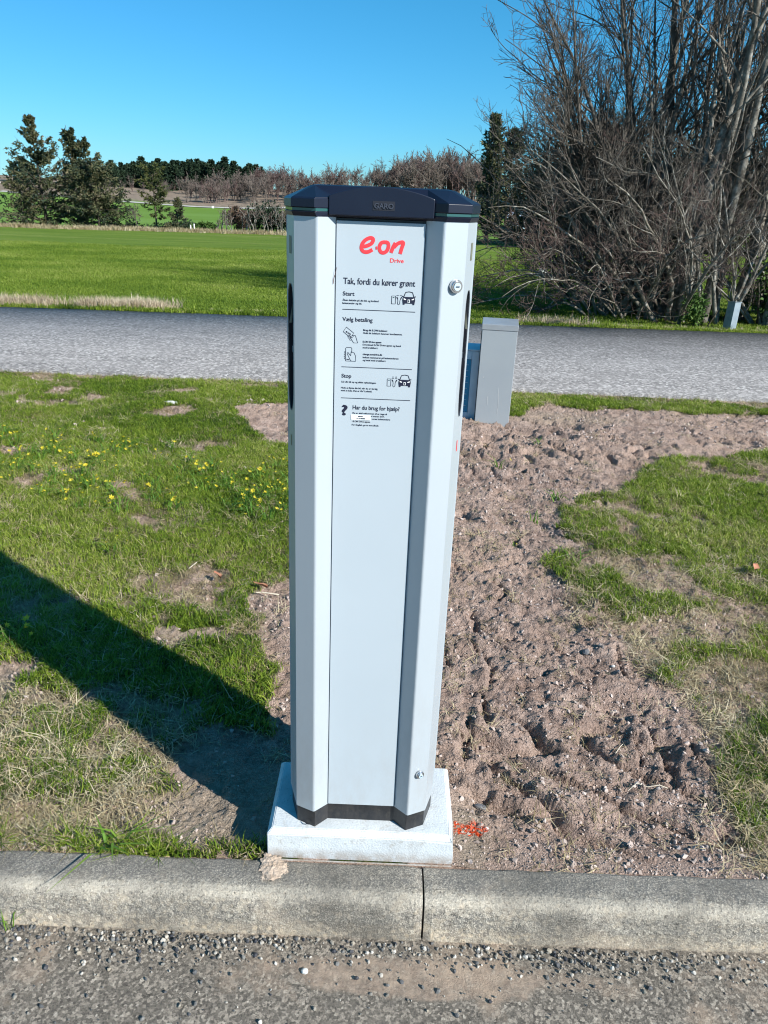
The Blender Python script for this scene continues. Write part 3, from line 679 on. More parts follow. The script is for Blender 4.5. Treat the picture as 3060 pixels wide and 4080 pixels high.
# housing shell: every wall but the two slotted side panels and the inset front
V = []; F = []; nn = len(ol)
for i in range(nn):
    if i in (2, 8, 5): continue
    a, b = ol[i], ol[(i+1) % nn]; s = len(V); V += [(*a, Z0), (*b, Z0), (*b, Z1), (*a, Z1)]; F.append((s, s+1, s+2, s+3))
bm = bmesh.new(); vs = [bm.verts.new((v[0]-CX, v[1]-1.49, v[2]-.075)) for v in V]
for f in F: bm.faces.new([vs[i] for i in f])
bmesh.ops.remove_doubles(bm, verts=bm.verts, dist=1e-5); bmesh.ops.recalc_face_normals(bm, faces=bm.faces)
me = bpy.data.meshes.new('housing'); bm.to_mesh(me); bm.free(); ho = link('housing', me, cs, [M['housing']])
b = ho.modifiers.new('bevel', 'BEVEL'); b.width = .0035; b.segments = 3; b.angle_limit = R_(20); b.limit_method = 'ANGLE'
me.polygons.foreach_set('use_smooth', [False]*len(me.polygons))
# roof / floor of the shell
V, F = prism(outline(HALF, -.004), 1.403, 1.408); cpart('shell_top', V, F, M['black'])
# front panel with thin shadow gap
V, F = box(CX-.0770, CX+.0770, 1.4215, 1.4275, .1245, 1.404); fp = cpart('front_panel', V, F, M['panel'], bevel=.0006)
V, F = box(CX-.0786, CX+.0786, 1.4278, 1.4288, .123, 1.4045); cpart('panel_backing', V, F, M['hole'])
# slotted side panels
def side_panel(sgn):
    a = np.array([sgn*.150, 1.416-1.49]); b_ = np.array([sgn*.170, 1.48-1.49]); d = b_-a; L = np.hypot(*d); d /= L; nrm = np.array([d[1], -d[0]])*(1 if sgn > 0 else -1)
    if nrm[0]*sgn < 0: nrm = -nrm
    def P(u, z, dep=0): p = a+d*u-nrm*dep; return (p[0], p[1], z-.075)
    uc = L*(.52 if sgn < 0 else .60); hw = L*(.33 if sgn < 0 else .20); zt, zb = 1.292, 1.060
    hole = []
    for k in range(13): t = math.pi*k/12; hole.append((uc+hw*math.cos(t), zt-.03+.03*math.sin(t)))
    for k in range(13): t = math.pi*k/12; hole.append((uc-hw*math.cos(t), zb+.05-.05*math.sin(t)))
    V = [P(u, z) for u, z in hole]+[P(u, z, .028) for u, z in hole]; F = []; n = len(hole)
    corners = [(0, Z0), (L, Z0), (L, Z1), (0, Z1)]; cb = len(V); V += [P(u, z) for u, z in corners]
    F += [(k, (k+1), cb+2) for k in range(0, 6)] + [(k, k+1, cb+3) for k in range(6, 12)] + [(k, k+1, cb+0) for k in range(13, 19)] + [(k, k+1, cb+1) for k in range(19, 25)]
    F += [(cb+2, cb+3, 6), (12, 13, cb+0, cb+3), (cb+0, cb+1, 19), (25, 0, cb+2, cb+1)]
    sp = py_obj('side_panel', V, F, M['housing'], cs)
    Vv = [P(u, z) for u, z in hole]+[P(u, z, .028) for u, z in hole]
    F = [(k, (k+1) % n, n+(k+1) % n, n+k) for k in range(n)]+[tuple(range(n, 2*n))]
    py_obj('cable_recess', Vv, F, M['hole'], sp)
    # rim
    V = []; F = []
    for k in range(n):
        (u, z) = hole[k]; cu, cz = uc, (zt+zb)/2; 
        du, dz = u-cu, z-cz; ln = math.hypot(du, dz); V += [P(u, z, -.0002), P(u+du/ln*.0016, z+dz/ln*.002, -.0012)]
    F = [(2*k, 2*((k+1) % n), 2*((k+1) % n)+1, 2*k+1) for k in range(n)]
    py_obj('recess_rim', V, F, M['navy'], sp)
    # hinged flap over the socket
    V = [P(uc-hw*.7, 1.284, .004), P(uc+hw*.55, 1.284, .012), P(uc+hw*.45, 1.222, .012), P(uc-hw*.8, 1.226, -.006), P(uc-hw*.7, 1.284, .008), P(uc+hw*.55, 1.284, .016), P(uc+hw*.45, 1.222, .016), P(uc-hw*.8, 1.226, -.002)]
    py_obj('socket_flap', V, [(0, 1, 2, 3), (7, 6, 5, 4), (0, 4, 5, 1), (1, 5, 6, 2), (2, 6, 7, 3), (3, 7, 4, 0)], M['flap'], sp)
    bm = bmesh.new(); bmesh.ops.create_cone(bm, segments=20, radius1=.012, radius2=.010, depth=.02, cap_ends=True)
    me = bpy.data.meshes.new('socket'); bm.to_mesh(me); bm.free(); so = link('socket', me, sp, [M['black']]); so.location = P(uc, 1.196, .018); so.rotation_euler = (0, R_(90), math.atan2(d[0], -d[1]) if sgn < 0 else math.atan2(-d[0], d[1]))
    V = [P(uc-hw*.5, 1.183, .0), P(uc+hw*.9, 1.148, .018), P(uc+hw*.9, 1.142, .018), P(uc-hw*.5, 1.172, .0)]+[P(uc-hw*.5, 1.183, .004), P(uc+hw*.9, 1.148, .022), P(uc+hw*.9, 1.142, .022), P(uc-hw*.5, 1.172, .004)]
    py_obj('latch_bar', V, [(0, 1, 2, 3), (7, 6, 5, 4), (0, 4, 5, 1), (1, 5, 6, 2), (2, 6, 7, 3), (3, 7, 4, 0)], M['zinc'], sp)
    # small plates above and under
    for z, h, mm in ((1.375, .03, M['flap']), (1.01, .022, M['red'] if sgn > 0 else M['flap'])):
        q_ = .5 if z > 1.2 else .22
        V = [P(uc-hw*q_, z, -.0006), P(uc+hw*q_, z, -.0006), P(uc+hw*q_, z-h, -.0006), P(uc-hw*q_, z-h, -.0006)]
        py_obj('side_sticker', V, [(0, 1, 2, 3)], mm, sp)
    return sp
side_panel(-1); side_panel(1)
# seam strips down the flanks
for sg in (-1, 1):
    for (dx, yy) in ((.1705, 1.485), (.1695, 1.5)):
        V, F = box(CX+sg*dx-.0012, CX+sg*dx+.0012, yy-.002, yy+.002, .124, 1.408); cpart('flank_seam', V, F, M['panel'] if yy < 1.49 else M['hole'])
    V, F = box(CX+sg*.169-.004, CX+sg*.169+.004, 1.50, 1.53, .13, .19); cpart('hinge_block', V, F, M['black'], bevel=.001)
# lid
def ring(half, z, off=0): return [(x, y, z) for x, y in outline(half, off)]
TOPH = [(.119, 1.555), (.123, 1.55), (.129, 1.48), (.125, 1.449), (.117, 1.441), (.078, 1.441)]
rings = [ring(HALF, 1.409, .001), ring(HALF, 1.4165, .004), ring(HALF, 1.4175, .0015), ring(HALF, 1.4225, .0015), ring(HALF, 1.4235, .0045), ring(HALF, 1.437, .0045), ring(HALF, 1.4395, .002), ring(TOPH, 1.4585), ring([(max(0, a-.012) if a > .07 else a, y-.006 if y > 1.5 else y+.008) for a, y in TOPH], 1.4605)]
V = [p for r in rings for p in r]; n = 12
F = [(k*n+i, k*n+(i+1) % n, (k+1)*n+(i+1) % n, (k+1)*n+i) for k in range(len(rings)-1) for i in range(n)]+[tuple(range(n))[::-1], tuple(range((len(rings)-1)*n, len(rings)*n))]
lid = cpart('lid', V, F, M['navy'], bevel=.0012)
V, F = prism(outline(HALF, .0025), 1.4178, 1.4222); cpart('clear_strip', V, F, M['strip'], lid)
arch = [(CX-.090, 1.4125), (CX-.090, 1.4435)]+[(CX-.090+.180*t, 1.4435+.0165*math.sin(math.pi*t)**.85) for t in np.linspace(.04, .96, 22)]+[(CX+.090, 1.4435), (CX+.090, 1.4125)]
V, F = xz_prism(arch, 1.4075, 1.462); cpart('lid_front_block', V, F, M['navy'], lid, bevel=.0015)

# ---- lettering ------------------------------------------------
def set_local(o): pass
def text_mesh(body, bold=0., res=5):
    cu = bpy.data.curves.new('lettering', 'FONT'); cu.body = body; cu.size = 1; cu.offset = bold; cu.resolution_u = res; cu.extrude = .004
    o = bpy.data.objects.new('lettering', cu); COL.objects.link(o)
    dg = bpy.context.evaluated_depsgraph_get(); dg.update()
    me = bpy.data.meshes.new_from_object(o.evaluated_get(dg)); bpy.data.objects.remove(o); return me
def lettering(body, xl, xr, zb, cap, m, parent, yf=1.4213, bold=0., name='lettering', rot=0, shear=0., depth=.0003, ref='H'):
    """body set between xl and xr on baseline zb, capital height cap (metres)"""
    me = text_mesh(body, bold); n = len(me.vertices); co = np.empty(n*3, np.float32); me.vertices.foreach_get('co', co); co = co.reshape(-1, 3)
    x0, x1 = co[:, 0].min(), co[:, 0].max(); sx = (xr-xl)/(x1-x0); sz = cap/.73
    X = (co[:, 0]-x0)*sx; Z = co[:, 1]*sz; X = X+shear*Z
    ca, sa = math.cos(rot), math.sin(rot); X, Z = X*ca-Z*sa, X*sa+Z*ca
    out = np.stack([xl+X-CX, yf-1.49-co[:, 2]*depth/.004, zb+Z-.075], 1).astype(np.float32)
    me.vertices.foreach_set('co', out.ravel()); me.update(); me.materials.clear(); me.materials.append(m)
    o = bpy.data.objects.new(name, me); COL.objects.link(o); o.parent = parent; return o
T = lambda *a, **k: lettering(*a, **{'parent': fp, **k})
B = .012
INK = M['ink']
T('Drive', -.0075, .0163, 1.3384, .0074, M['red'], bold=.006, name='red_wordmark')
T('Tak, fordi du kører grønt', -.0889, .0386, 1.2992, .0110, INK, bold=.012, name='heading')
T('Start', -.0893, -.0685, 1.2792, .0072, INK, bold=.012, name='heading')
T('Åben dækslet på din bil, og forbind', -.0898, -.0252, 1.2699, .0031, INK, bold=.006)
T('ladestander og bil.', -.0898, -.0549, 1.2646, .0031, INK, bold=.006)
T('Vælg betaling', -.0892, -.0348, 1.2345, .0072, INK, bold=.012, name='heading')
T('Brug dit E.ON-ladekort', -.0510, -.0074, 1.2183, .0032, INK, bold=.016)
T('Hold dit ladekort henover kortlæseren.', -.0509, .0198, 1.2131, .0031, INK, bold=.006)
T('E.ON Drive appen', -.0513, -.0175, 1.1974, .0032, INK, bold=.016)
T('Download E.ON Drive appen og betal', -.0512, .0182, 1.1922, .0031, INK, bold=.006)
T('med kreditkort.', -.0511, -.0231, 1.1869, .0031, INK, bold=.006)
T('charge.eondrive.dk', -.0507, -.0150, 1.1748, .0032, INK, bold=.016)
T('Indtast nummeret på ladestanderen', -.0505, .0150, 1.1691, .0031, INK, bold=.006)
T('og betal med kreditkort.', -.0504, -.0078, 1.1639, .0031, INK, bold=.006)
T('Stop', -.0890, -.0709, 1.1316, .0072, INK, bold=.012, name='heading')
T('Lås din bil op og afslut opladningen.', -.0888, -.0242, 1.1224, .0031, INK, bold=.006)
T('Husk at flytte din bil, når du er færdig', -.0895, -.0212, 1.1111, .0031, INK, bold=.006)
T("med at lade. Det er Go' Ladestil.", -.0894, -.0315, 1.1059, .0031, INK, bold=.006)
T('?', -.0882, -.0765, 1.0606, .0195, INK, bold=.03, name='question_mark')
T('Har du brug for hjælp?', -.0669, .0212, 1.0722, .0080, INK, bold=.012, name='heading')
T('Du er altid velkommen til at ringe til', -.0668, -.0020, 1.0636, .0030, INK, bold=.006)
T('vi svarer 24/7.', -.0322, -.0062, 1.0586, .0030, INK, bold=.006)
T('vores ladestandere', -.0305, .0046, 1.0534, .0030, INK, bold=.006)
T('i E.ON Drive appen.', -.0673, -.0330, 1.0474, .0030, INK, bold=.006)
T('For English, go to eon.dk/uk', -.0678, -.0169, 1.0407, .0030, INK, bold=.006)
for zr, xl, xr in ((1.2551, -.0895, .0411), (1.1515, -.0893, .0407), (1.0932, -.0892, .0403)):
    V, F = box(xl, xr, 1.4210, 1.4213, zr-.0005, zr+.0005); cpart('divider_line', V, F, INK, fp)
V, F = box(-.0694, -.0331, 1.4206, 1.4211, 1.0520, 1.0618); stk = cpart('phone_sticker', V, F, M['white'], fp)
T('RING', -.0560, -.0470, 1.0580, .0021, INK, bold=.016, parent=stk, yf=1.4204)
T('31418888', -.0590, -.0430, 1.0538, .0022, INK, bold=.016, parent=stk, yf=1.4204)
# ribbons (flattened tubes) for drawn marks
def ribbon(name, strokes, m, parent=None, yf=1.4211, sides=8):
    V = []; F = []
    for pts, w in strokes:
        P = [Vector((x, 0, z)) for x, z in pts]; ws = w if isinstance(w, (list, tuple)) else [w]*len(P)
        b0 = len(V)
        for i, p in enumerate(P):
            t = (P[min(i+1, len(P)-1)]-P[max(i-1, 0)]).normalized(); nn_ = Vector((-t.z, 0, t.x))
            for k in range(sides):
                a = 2*math.pi*k/sides; q = p+nn_*(math.cos(a)*ws[i]/2); V.append((q.x, yf-math.sin(a)*.0002, q.z))
        for i in range(len(P)-1):
            for k in range(sides):
                F.append((b0+i*sides+k, b0+i*sides+(k+1) % sides, b0+(i+1)*sides+(k+1) % sides, b0+(i+1)*sides+k))
        F += [tuple(b0+k for k in range(sides)), tuple(b0+(len(P)-1)*sides+k for k in range(sides))[::-1]]
    return cpart(name, V, F, m, parent or fp)
def smooth_path(p, n=8):
    out = []
    for i in range(len(p)-1):
        a = p[max(i-1, 0)]; b = p[i]; c = p[i+1]; d = p[min(i+2, len(p)-1)]
        for k in range(n):
            t = k/n; out.append(tuple(.5*((2*b[j])+(-a[j]+c[j])*t+(2*a[j]-5*b[j]+4*c[j]-d[j])*t*t+(-a[j]+3*b[j]-3*c[j]+d[j])*t**3) for j in (0, 1)))
    out.append(p[-1]); return out
def lp(u, v): return (-.0622+u*.0796, 1.3525+v*.0265)     # logo box units, slanted letters drawn in place
e_ = smooth_path([lp(*q) for q in [(.05, .38), (.16, .44), (.27, .62), (.30, .86), (.24, .95), (.13, .80), (.06, .52), (.05, .25), (.10, .08), (.19, .07), (.29, .22)]])
o_ = smooth_path([lp(*q) for q in [(.56, .72), (.48, .66), (.44, .38), (.47, .12), (.54, .06), (.61, .20), (.64, .48), (.62, .68), (.56, .72)]])
n1 = smooth_path([lp(*q) for q in [(.70, .08), (.74, .42), (.79, .70)]]); n2 = smooth_path([lp(*q) for q in [(.76, .42), (.84, .66), (.93, .76), (.96, .68), (.93, .38), (.90, .03)]])
wd = .0063
ribbon('red_logo', [(e_, wd), (o_, wd), (n1, [wd]*len(n1)), (n2, wd), ([lp(.36, .33), lp(.375, .335), lp(.39, .34)], [.0045, .0062, .0045])], M['red'])
# pictograms
def pictos(z0, first):
    W = .0009
    x0 = -.0020 if first else -.0040; h = .0138
    st = [([(x0, z0), (x0+.0068, z0), (x0+.0068, z0+h), (x0, z0+h), (x0, z0)], W)]
    cx = x0+.0100
    cab = smooth_path([(cx, z0+h-.002), (cx+.0012, z0+.006), (cx+.0008, z0+.001), (cx+.0028, z0-.0012), (cx+.0046, z0+.001), (cx+.005, z0+.006), (cx+.0068, z0+h-.002)], 4)
    st += [(cab, W*.9), ([(cx-.001, z0+h-.0015), (cx+.0008, z0+h-.005)], W*2), ([(cx+.0078, z0+h-.0015), (cx+.006, z0+h-.005)], W*2)]
    st += [([(cx-.0015, z0+h+.001), (cx+.0025, z0+h+.001)], W*.8), ([(cx+.0045, z0+h+.001), (cx+.0085, z0+h+.001)], W*.8)]
    ribbon('charging_pictogram', st, INK)
    if not first:
        T('2', cx-.0004, cx+.0012, z0+h+.0022, .0026, INK, bold=.016); T('1', cx+.0056, cx+.0068, z0+h+.0022, .0026, INK, bold=.016)
    V, F = box(x0+.002, x0+.0048, 1.4209, 1.4211, z0+h-.0032, z0+h-.0022); cpart('pictogram_light', V, F, M['strip'], fp)
    # car
    c0 = .0164 if first else .0162; wdt = .0242; q = lambda u, v: (c0+u*wdt, z0-.0006+v*.0225)
    body = [q(.08, .0), q(.20, .0), q(.22, .10), q(.78, .10), q(.80, 0), q(.92, 0), q(.94, .14), q(.97, .34), q(.95, .50), q(.88, .60), q(.12, .60), q(.05, .50), q(.03, .34), q(.06, .14)]
    V, F = xz_prism(body, 1.4209, 1.4212); cr = cpart('car_pictogram', V, F, INK, fp)
    st = [([q(.13, .60), q(.20, .82), q(.25, .95), q(.5, 1.0), q(.75, .95), q(.80, .82), q(.87, .60)], W*1.5), ([q(0, .64), q(.12, .60)], W*2), ([q(1., .64), q(.88, .60)], W*2)]
    ribbon('car_roof_line', st, INK, cr)
    V = []; F = []
    for sx in (1, -1):
        g = lambda u, v: q(.5+sx*(u-.5), v)
        xz_prism([g(.12, .50), g(.30, .42), g(.28, .36), g(.12, .40)][::sx], 1.4206, 1.4209, V, F)
    xz_prism([q(.42, .16), q(.58, .16), q(.58, .40), q(.42, .40)], 1.4206, 1.4209, V, F)
    cpart('car_lights', V, F, M['white'], cr)
    V, F = xz_prism([q(.46, .20), q(.54, .20), q(.54, .36), q(.46, .36)], 1.4203, 1.4206); cpart('plug_plate', V, F, INK, cr)
pictos(1.2680, True); pictos(1.1190, False)
W = .0008
def rq(u, v, x0, z0, s): return (x0+u*s, z0+v*s)
# card held in a hand
g = lambda u, v: (-.0873+u*.0267, 1.1960+v*.0285)
ribbon('card_pictogram', [([g(.0, .68), g(.20, .98), g(.72, .62), g(.50, .32), g(.0, .68)], W), ([g(.30, .42), g(.42, .48), g(.62, .30), g(.70, .42), g(.60, .50)], W), ([g(.62, .50), g(.84, .46), g(1., .0), g(.72, .0), g(.45, .38)], W), ([g(.32, .42), g(.36, .28), g(.48, .30), g(.42, .18), g(.56, .16)], W)], INK)
T('e·on', -.0832, -.0730, 1.2150, .0040, INK, bold=.02, rot=R_(-32))
g = lambda u, v: (-.0849+u*.0218, 1.1625+v*.0248)
ribbon('phone_pictogram', [([g(.16, .0), g(.12, .06), g(.12, .94), g(.18, 1.), g(.58, 1.), g(.64, .94), g(.64, .62)], W), ([g(.16, .0), g(.98, .0), g(.96, .4), g(.84, .62), g(.58, .70), g(.56, .40)], W), ([g(.56, .40), g(.30, .66), g(.26, .55), g(.50, .12), g(.62, .0)], W), ([g(.12, .72), g(.02, .68), g(.10, .56), g(.0, .52), g(.1, .40), g(.0, .36), g(.1, .24), g(.02, .2), g(.12, .12)], W), ([g(.20, .14), g(.42, .10)], W*1.6)], INK)
# hair stuck to the gap, speck of dirt
ribbon('stuck_fibre', [(smooth_path([(-.1005, 1.3275), (-.1030, 1.317), (-.1058, 1.307), (-.1066, 1.2985)], 4), [.0007]*6+[.0012]*7)], M['hair'], cs, yf=1.4185)
# maker plate in the lid
V, F = box(-.0405, -.0030, 1.4070, 1.4074, 1.4225, 1.4375); mp = cpart('maker_plate', V, F, M['hole'], lid)
lettering('GARO', -.0380, -.0052, 1.4258, 0.0085, M['navy2'], mp, yf=1.4068, bold=.02, depth=.0012)
# locks
def lock(x, z, y, rz, s=1.):
    lk = bpy.data.objects.new('lock', None)
    bm = bmesh.new(); 
    def disc(r1, r2, dep, off):
        t = bmesh.ops.create_cone(bm, segments=32, radius1=r1*s, radius2=r2*s, depth=dep, cap_ends=True); bmesh.ops.translate(bm, verts=t['verts'], vec=(0, 0, off))
    disc(.0122, .0115, .004, .002); disc(.0098, .0092, .003, .005)
    me = bpy.data.meshes.new('lock'); bm.to_mesh(me); bm.free(); o = link('lock', me, cs, [M['chrome']]); o.location = (x-CX, y-1.49, z-.075)
    o.rotation_euler = (R_(90), 0, rz)
    bm = bmesh.new(); t = bmesh.ops.create_cone(bm, segments=24, radius1=.0066*s, radius2=.0066*s, depth=.002, cap_ends=True); bmesh.ops.translate(bm, verts=t['verts'], vec=(0, 0, .0072))
    me = bpy.data.meshes.new('key_plug'); bm.to_mesh(me); bm.free(); kp = link('key_plug', me, o, [M['zinc']])
    bm = bmesh.new(); bmesh.ops.create_cube(bm, size=1, matrix=Matrix.Diagonal((.007*s, .0018*s, .0016, 1))); bmesh.ops.translate(bm, verts=bm.verts, vec=(0, 0, .0083))
    me = bpy.data.meshes.new('keyhole'); bm.to_mesh(me); bm.free(); link('keyhole', me, o, [M['hole']])
rz = math.atan2(.020, .049)
lock(.1090, 1.304, 1.4058, rz); lock(.1055, .236, 1.4043, rz, .8)

# ---------------------------------------------------------------- concrete slab
sl = thing('concrete_slab', 'pale square concrete footing slab under the charging pillar', 'concrete slab', (-.023, 1.5025, 0))
def slab():
    a, b_, c_, d_ = -.241, .195, 1.381, 1.628; ch = .011
    def ringp(z, i): return [(a+i, c_+i, z), (b_-i, c_+i, z), (b_-i, d_-i, z), (a+i, d_-i, z)]
    V = ringp(-.12, 0)+ringp(.064, 0)+ringp(.0755, ch)
    F = [(k*4+i, k*4+(i+1) % 4, (k+1)*4+(i+1) % 4, (k+1)*4+i) for k in range(2) for i in range(4)]+[(8, 9, 10, 11), (3, 2, 1, 0)]
    me = bpy.data.meshes.new('slab_block'); me.from_pydata(V, [], F); bm = bmesh.new(); bm.from_mesh(me); bmesh.ops.recalc_face_normals(bm, faces=bm.faces)
    bmesh.ops.bevel(bm, geom=list(bm.edges), offset=.0018, segments=2, affect='EDGES')
    bmesh.ops.subdivide_edges(bm, edges=bm.edges[:], cuts=3, use_grid_fill=True)
    # chipped front right corner
    for v in bm.verts:
        dx = math.hypot(v.co.x-.195, v.co.y-1.381); 
        if v.co.z > .03 and dx < .03: v.co.z -= .008*(1-dx/.03)*random.Random(int(v.co.x*9999)).uniform(.3, 1); v.co.x -= .004*(1-dx/.03)
    bm.to_mesh(me); bm.free(); o = link('slab_block', me, sl, [M['slab']]); o.location = (.023, -1.5025, 0)
slab()
# smear of mortar, twig on the slab
def tube_obj(name, pts, r, m, parent=None, sides=6, **k):
    P = np.array(pts, float)[None]; Rr = np.array(r if isinstance(r, (list, tuple)) else [r]*len(pts), float)[None]
    V, F = tubes(P, Rr, sides); me = np_mesh(name, V, F); return link(name, me, parent, [m], **k)
def tubes(P, Rd, sides=4):
    """P (N,K,3) centre lines, Rd (N,K) radii"""
    N, K, _ = P.shape
    T_ = np.gradient(P, axis=1); T_ /= np.linalg.norm(T_, axis=2, keepdims=True)+1e-9
    mean = P[:, -1]-P[:, 0]; ref = np.where(np.abs(mean[:, 2:3]) > .7*np.linalg.norm(mean, axis=1, keepdims=True), np.array([[1., .3, 0]]), np.array([[0, .2, 1.]]))[:, None, :]
    n1 = np.cross(T_, np.broadcast_to(ref, T_.shape)); n1 /= np.linalg.norm(n1, axis=2, keepdims=True)+1e-9
    n2 = np.cross(T_, n1); a = np.arange(sides)*2*np.pi/sides
    V = P[:, :, None, :]+Rd[:, :, None, None]*(np.cos(a)[None, None, :, None]*n1[:, :, None, :]+np.sin(a)[None, None, :, None]*n2[:, :, None, :])
    idx = np.arange(N*K*sides).reshape(N, K, sides); nx = np.roll(idx, -1, 2)
    F = np.stack([idx[:, :-1], nx[:, :-1], nx[:, 1:], idx[:, 1:]], -1).reshape(-1, 4)
    return V.reshape(-1, 3), F

# ---------------------------------------------------------------- street cabinets
uc_ = thing('utility_cabinet', 'tall narrow plain warm-grey utility cabinet standing in the bare soil', 'utility cabinet', (.76, 5.50, -.03))
V, F = box(-.125, .118, -.085, .10, -.12, .672); py_obj('cabinet_body', V, F, M['cab'], uc_, bevel=.003)
V = [(-.128, -.089, .665), (.121, -.089, .665), (.121, .103, .665), (-.128, .103, .665), (-.128, -.089, .705), (.121, -.089, .705), (.121, .103, .725), (-.128, .103, .725)]
py_obj('cabinet_cap', V, [(0, 3, 2, 1), (4, 5, 6, 7), (0, 1, 5, 4), (1, 2, 6, 5), (2, 3, 7, 6), (3, 0, 4, 7)], M['cabtop'], uc_, bevel=.003)
V, F = box(-.1295, -.1255, -.06, .085, .01, .655); py_obj('side_channel', V, F, M['black'], uc_, bevel=.001)
for pts in ([(.02, -.0856, .27), (.03, -.0856, .20), (.031, -.0856, .12), (.028, -.0856, .07)], [(-.05, -.0856, .2), (-.046, -.0856, .14)], [(-.09, -.0856, .34), (-.086, -.0856, .33)]): tube_obj('scratch', pts, .0009, M['scratch'], uc_, 4)
uc_.rotation_euler = (0, 0, R_(-7))
lc = thing('louvred_cabinet', 'low blue-grey metal cabinet with blue louvred front behind the charging pillar', 'utility cabinet', (.475, 5.54, -.03)); lc.rotation_euler = (0, 0, R_(-5))
V, F = box(-.16, .16, .01, .16, -.12, .50); py_obj('cabinet_body', V, F, M['zinc'], lc, bevel=.003)
for x0, x1, z0, z1 in ((-.16, -.105, -.1, .50), (.105, .16, -.1, .50), (-.105, .105, .44, .50), (-.105, .105, -.1, .055)):
    V, F = box(x0+.0005, x1-.0005, -.012, .0095, z0+.0005, z1-.0005); py_obj('frame_bar', V, F, M['zinc'], lc, bevel=.002)
V = [(-.165, -.018, .502), (.165, -.018, .502), (.165, .165, .515), (-.165, .165, .515), (-.165, -.018, .512), (.165, -.018, .512), (.165, .165, .527), (-.165, .165, .527)]
py_obj('cabinet_cap', V, [(0, 3, 2, 1), (4, 5, 6, 7), (0, 1, 5, 4), (1, 2, 6, 5), (2, 3, 7, 6), (3, 0, 4, 7)], M['zinc'], lc, bevel=.002)
lv = None
for k in range(9):
    z = .058+k*.0423
    if lv is None:
        V = [(-.104, .006, 0), (.104, .006, 0), (.104, -.004, .0), (-.104, -.004, 0), (-.104, .009, .041), (.104, .009, .041), (.104, .003, .041), (-.104, .003, .041)]
        lv = py_obj('louvre', V, [(0, 1, 2, 3), (7, 6, 5, 4), (3, 2, 6, 7), (1, 0, 4, 5), (0, 3, 7, 4), (2, 1, 5, 6)], M['louvre'], lc); lv.location.z = z
        V = [(-.104, -.0055, .0005), (.088, -.0055, .0005), (.088, -.0055, .0035), (-.104, -.0055, .0035), (-.104, -.004, .0005), (.088, -.004, .0005), (.088, -.004, .0035), (-.104, -.004, .0035)]
        le = py_obj('louvre_edge', V, [(0, 1, 2, 3), (7, 6, 5, 4), (3, 2, 6, 7), (1, 0, 4, 5), (0, 3, 7, 4), (2, 1, 5, 6)], M['zinc'], lv)
    else:
        o = lv.copy(); COL.objects.link(o); o.location.z = z; e2 = le.copy(); COL.objects.link(e2); e2.parent = o
jb = thing('junction_box', 'small leaning blue-grey metal box at the foot of the trees beyond the road', 'junction box', (4.60, 10.75, -.06)); jb.rotation_euler = (R_(-4), R_(5), R_(24))
V = [(-.062, -.05, -.1), (.045, -.05, -.1), (.045, .09, -.1), (-.062, .09, -.1), (-.055, -.045, .40), (.055, -.045, .40), (.055, .08, .41), (-.055, .08, .41)]
py_obj('box_body', V, [(0, 3, 2, 1), (4, 5, 6, 7), (0, 1, 5, 4), (1, 2, 6, 5), (2, 3, 7, 6), (3, 0, 4, 7)], M['zincd'], jb, bevel=.004)
V, F = box(-.060, .060, -.052, .086, .402, .411); py_obj('box_cap', V, F, M['zincd'], jb, bevel=.002)

# ---------------------------------------------------------------- small things on the ground
def stone(name, x, y, s, m, label, cat='stone', z=None, seed=1, rot=0):
    r = random.Random(seed); bm = bmesh.new(); bmesh.ops.create_icosphere(bm, subdivisions=2, radius=.5)
    for v in bm.verts: v.co *= r.uniform(.9, 1.08)
    for v in bm.verts: v.co = Vector((v.co.x*s[0], v.co.y*s[1], v.co.z*s[2]))
    me = bpy.data.meshes.new(name); bm.to_mesh(me); bm.free(); o = link(name, me, None, [m], label=label, cat=cat)
    zz = float(H_lawn(np.array([x]), np.array([y]))[0]) if z is None else z
    o.location = (x, y, zz+s[2]*.25); o.rotation_euler = (0, 0, rot)
stone('stone', .285, 1.60, (.034, .017, .014), M['stone_d'], 'smooth dark grey oval stone on the soil right of the slab', rot=-.3)
stone('stone', .292, 1.513, (.010, .009, .008), M['stone_w'], 'tiny white stone beside the orange paint mark', seed=5)
stone('stone', -.129, 1.165, (.016, .014, .010), M['stone_w'], 'chalky white lump in the gutter gravel below the slab', z=-.10, seed=2)
stone('stone', .735, 2.36, (.032, .024, .02), M['stone_d'], 'grey clod-like stone beside a rut in the soil', seed=3, rot=1)
stone('stone', -.36, 1.86, (.014, .010, .009), M['stone_w'], 'small pale pebble lying in the pillar shadow', seed=8)
stone('stone', .81, 2.28, (.014, .012, .009), M['stone_w'], 'small pale stone in the middle of the bare soil', seed=9)
stone('stone', -1.60, 5.55, (.11, .06, .03), M['stone_w'], 'flat whitish chip at the lawn edge by the road', seed=12)
stone('stone', -2.45, 5.37, (.035, .03, .025), M['stone_w'], 'little white ball-shaped stone far out on the lawn', seed=13)
stone('black_cap', 1.115, 1.835, (.045, .022, .018), M['blackp'], 'small glossy black plastic piece on the soil at right', 'litter', seed=4, rot=.5)
zz = lambda x, y: float(H_lawn(np.array([x]), np.array([y]))[0])
def stick(pts, r, label, m='twig_w'):
    P = [(x, y, zz(x, y)+h) for x, y, h in pts]; o = tube_obj('stick', P, r, M[m]); props(o, label, 'stick')
stick([(.69, 1.665, .008), (.715, 1.678, .012), (.745, 1.676, .010), (.775, 1.672, .012), (.80, 1.675, .008)], .0013, 'curved bleached white stick lying on the soil at right')
stick([(.695, 1.815, .006), (.712, 1.835, .01), (.728, 1.86, .01)], .0013, 'short pale twig in the dry grass up from the curved stick')
stick([(-.795, 2.86, .02), (-.78, 2.93, .02)], .0022, 'stubby straw coloured twig in the grass above the pillar shadow')
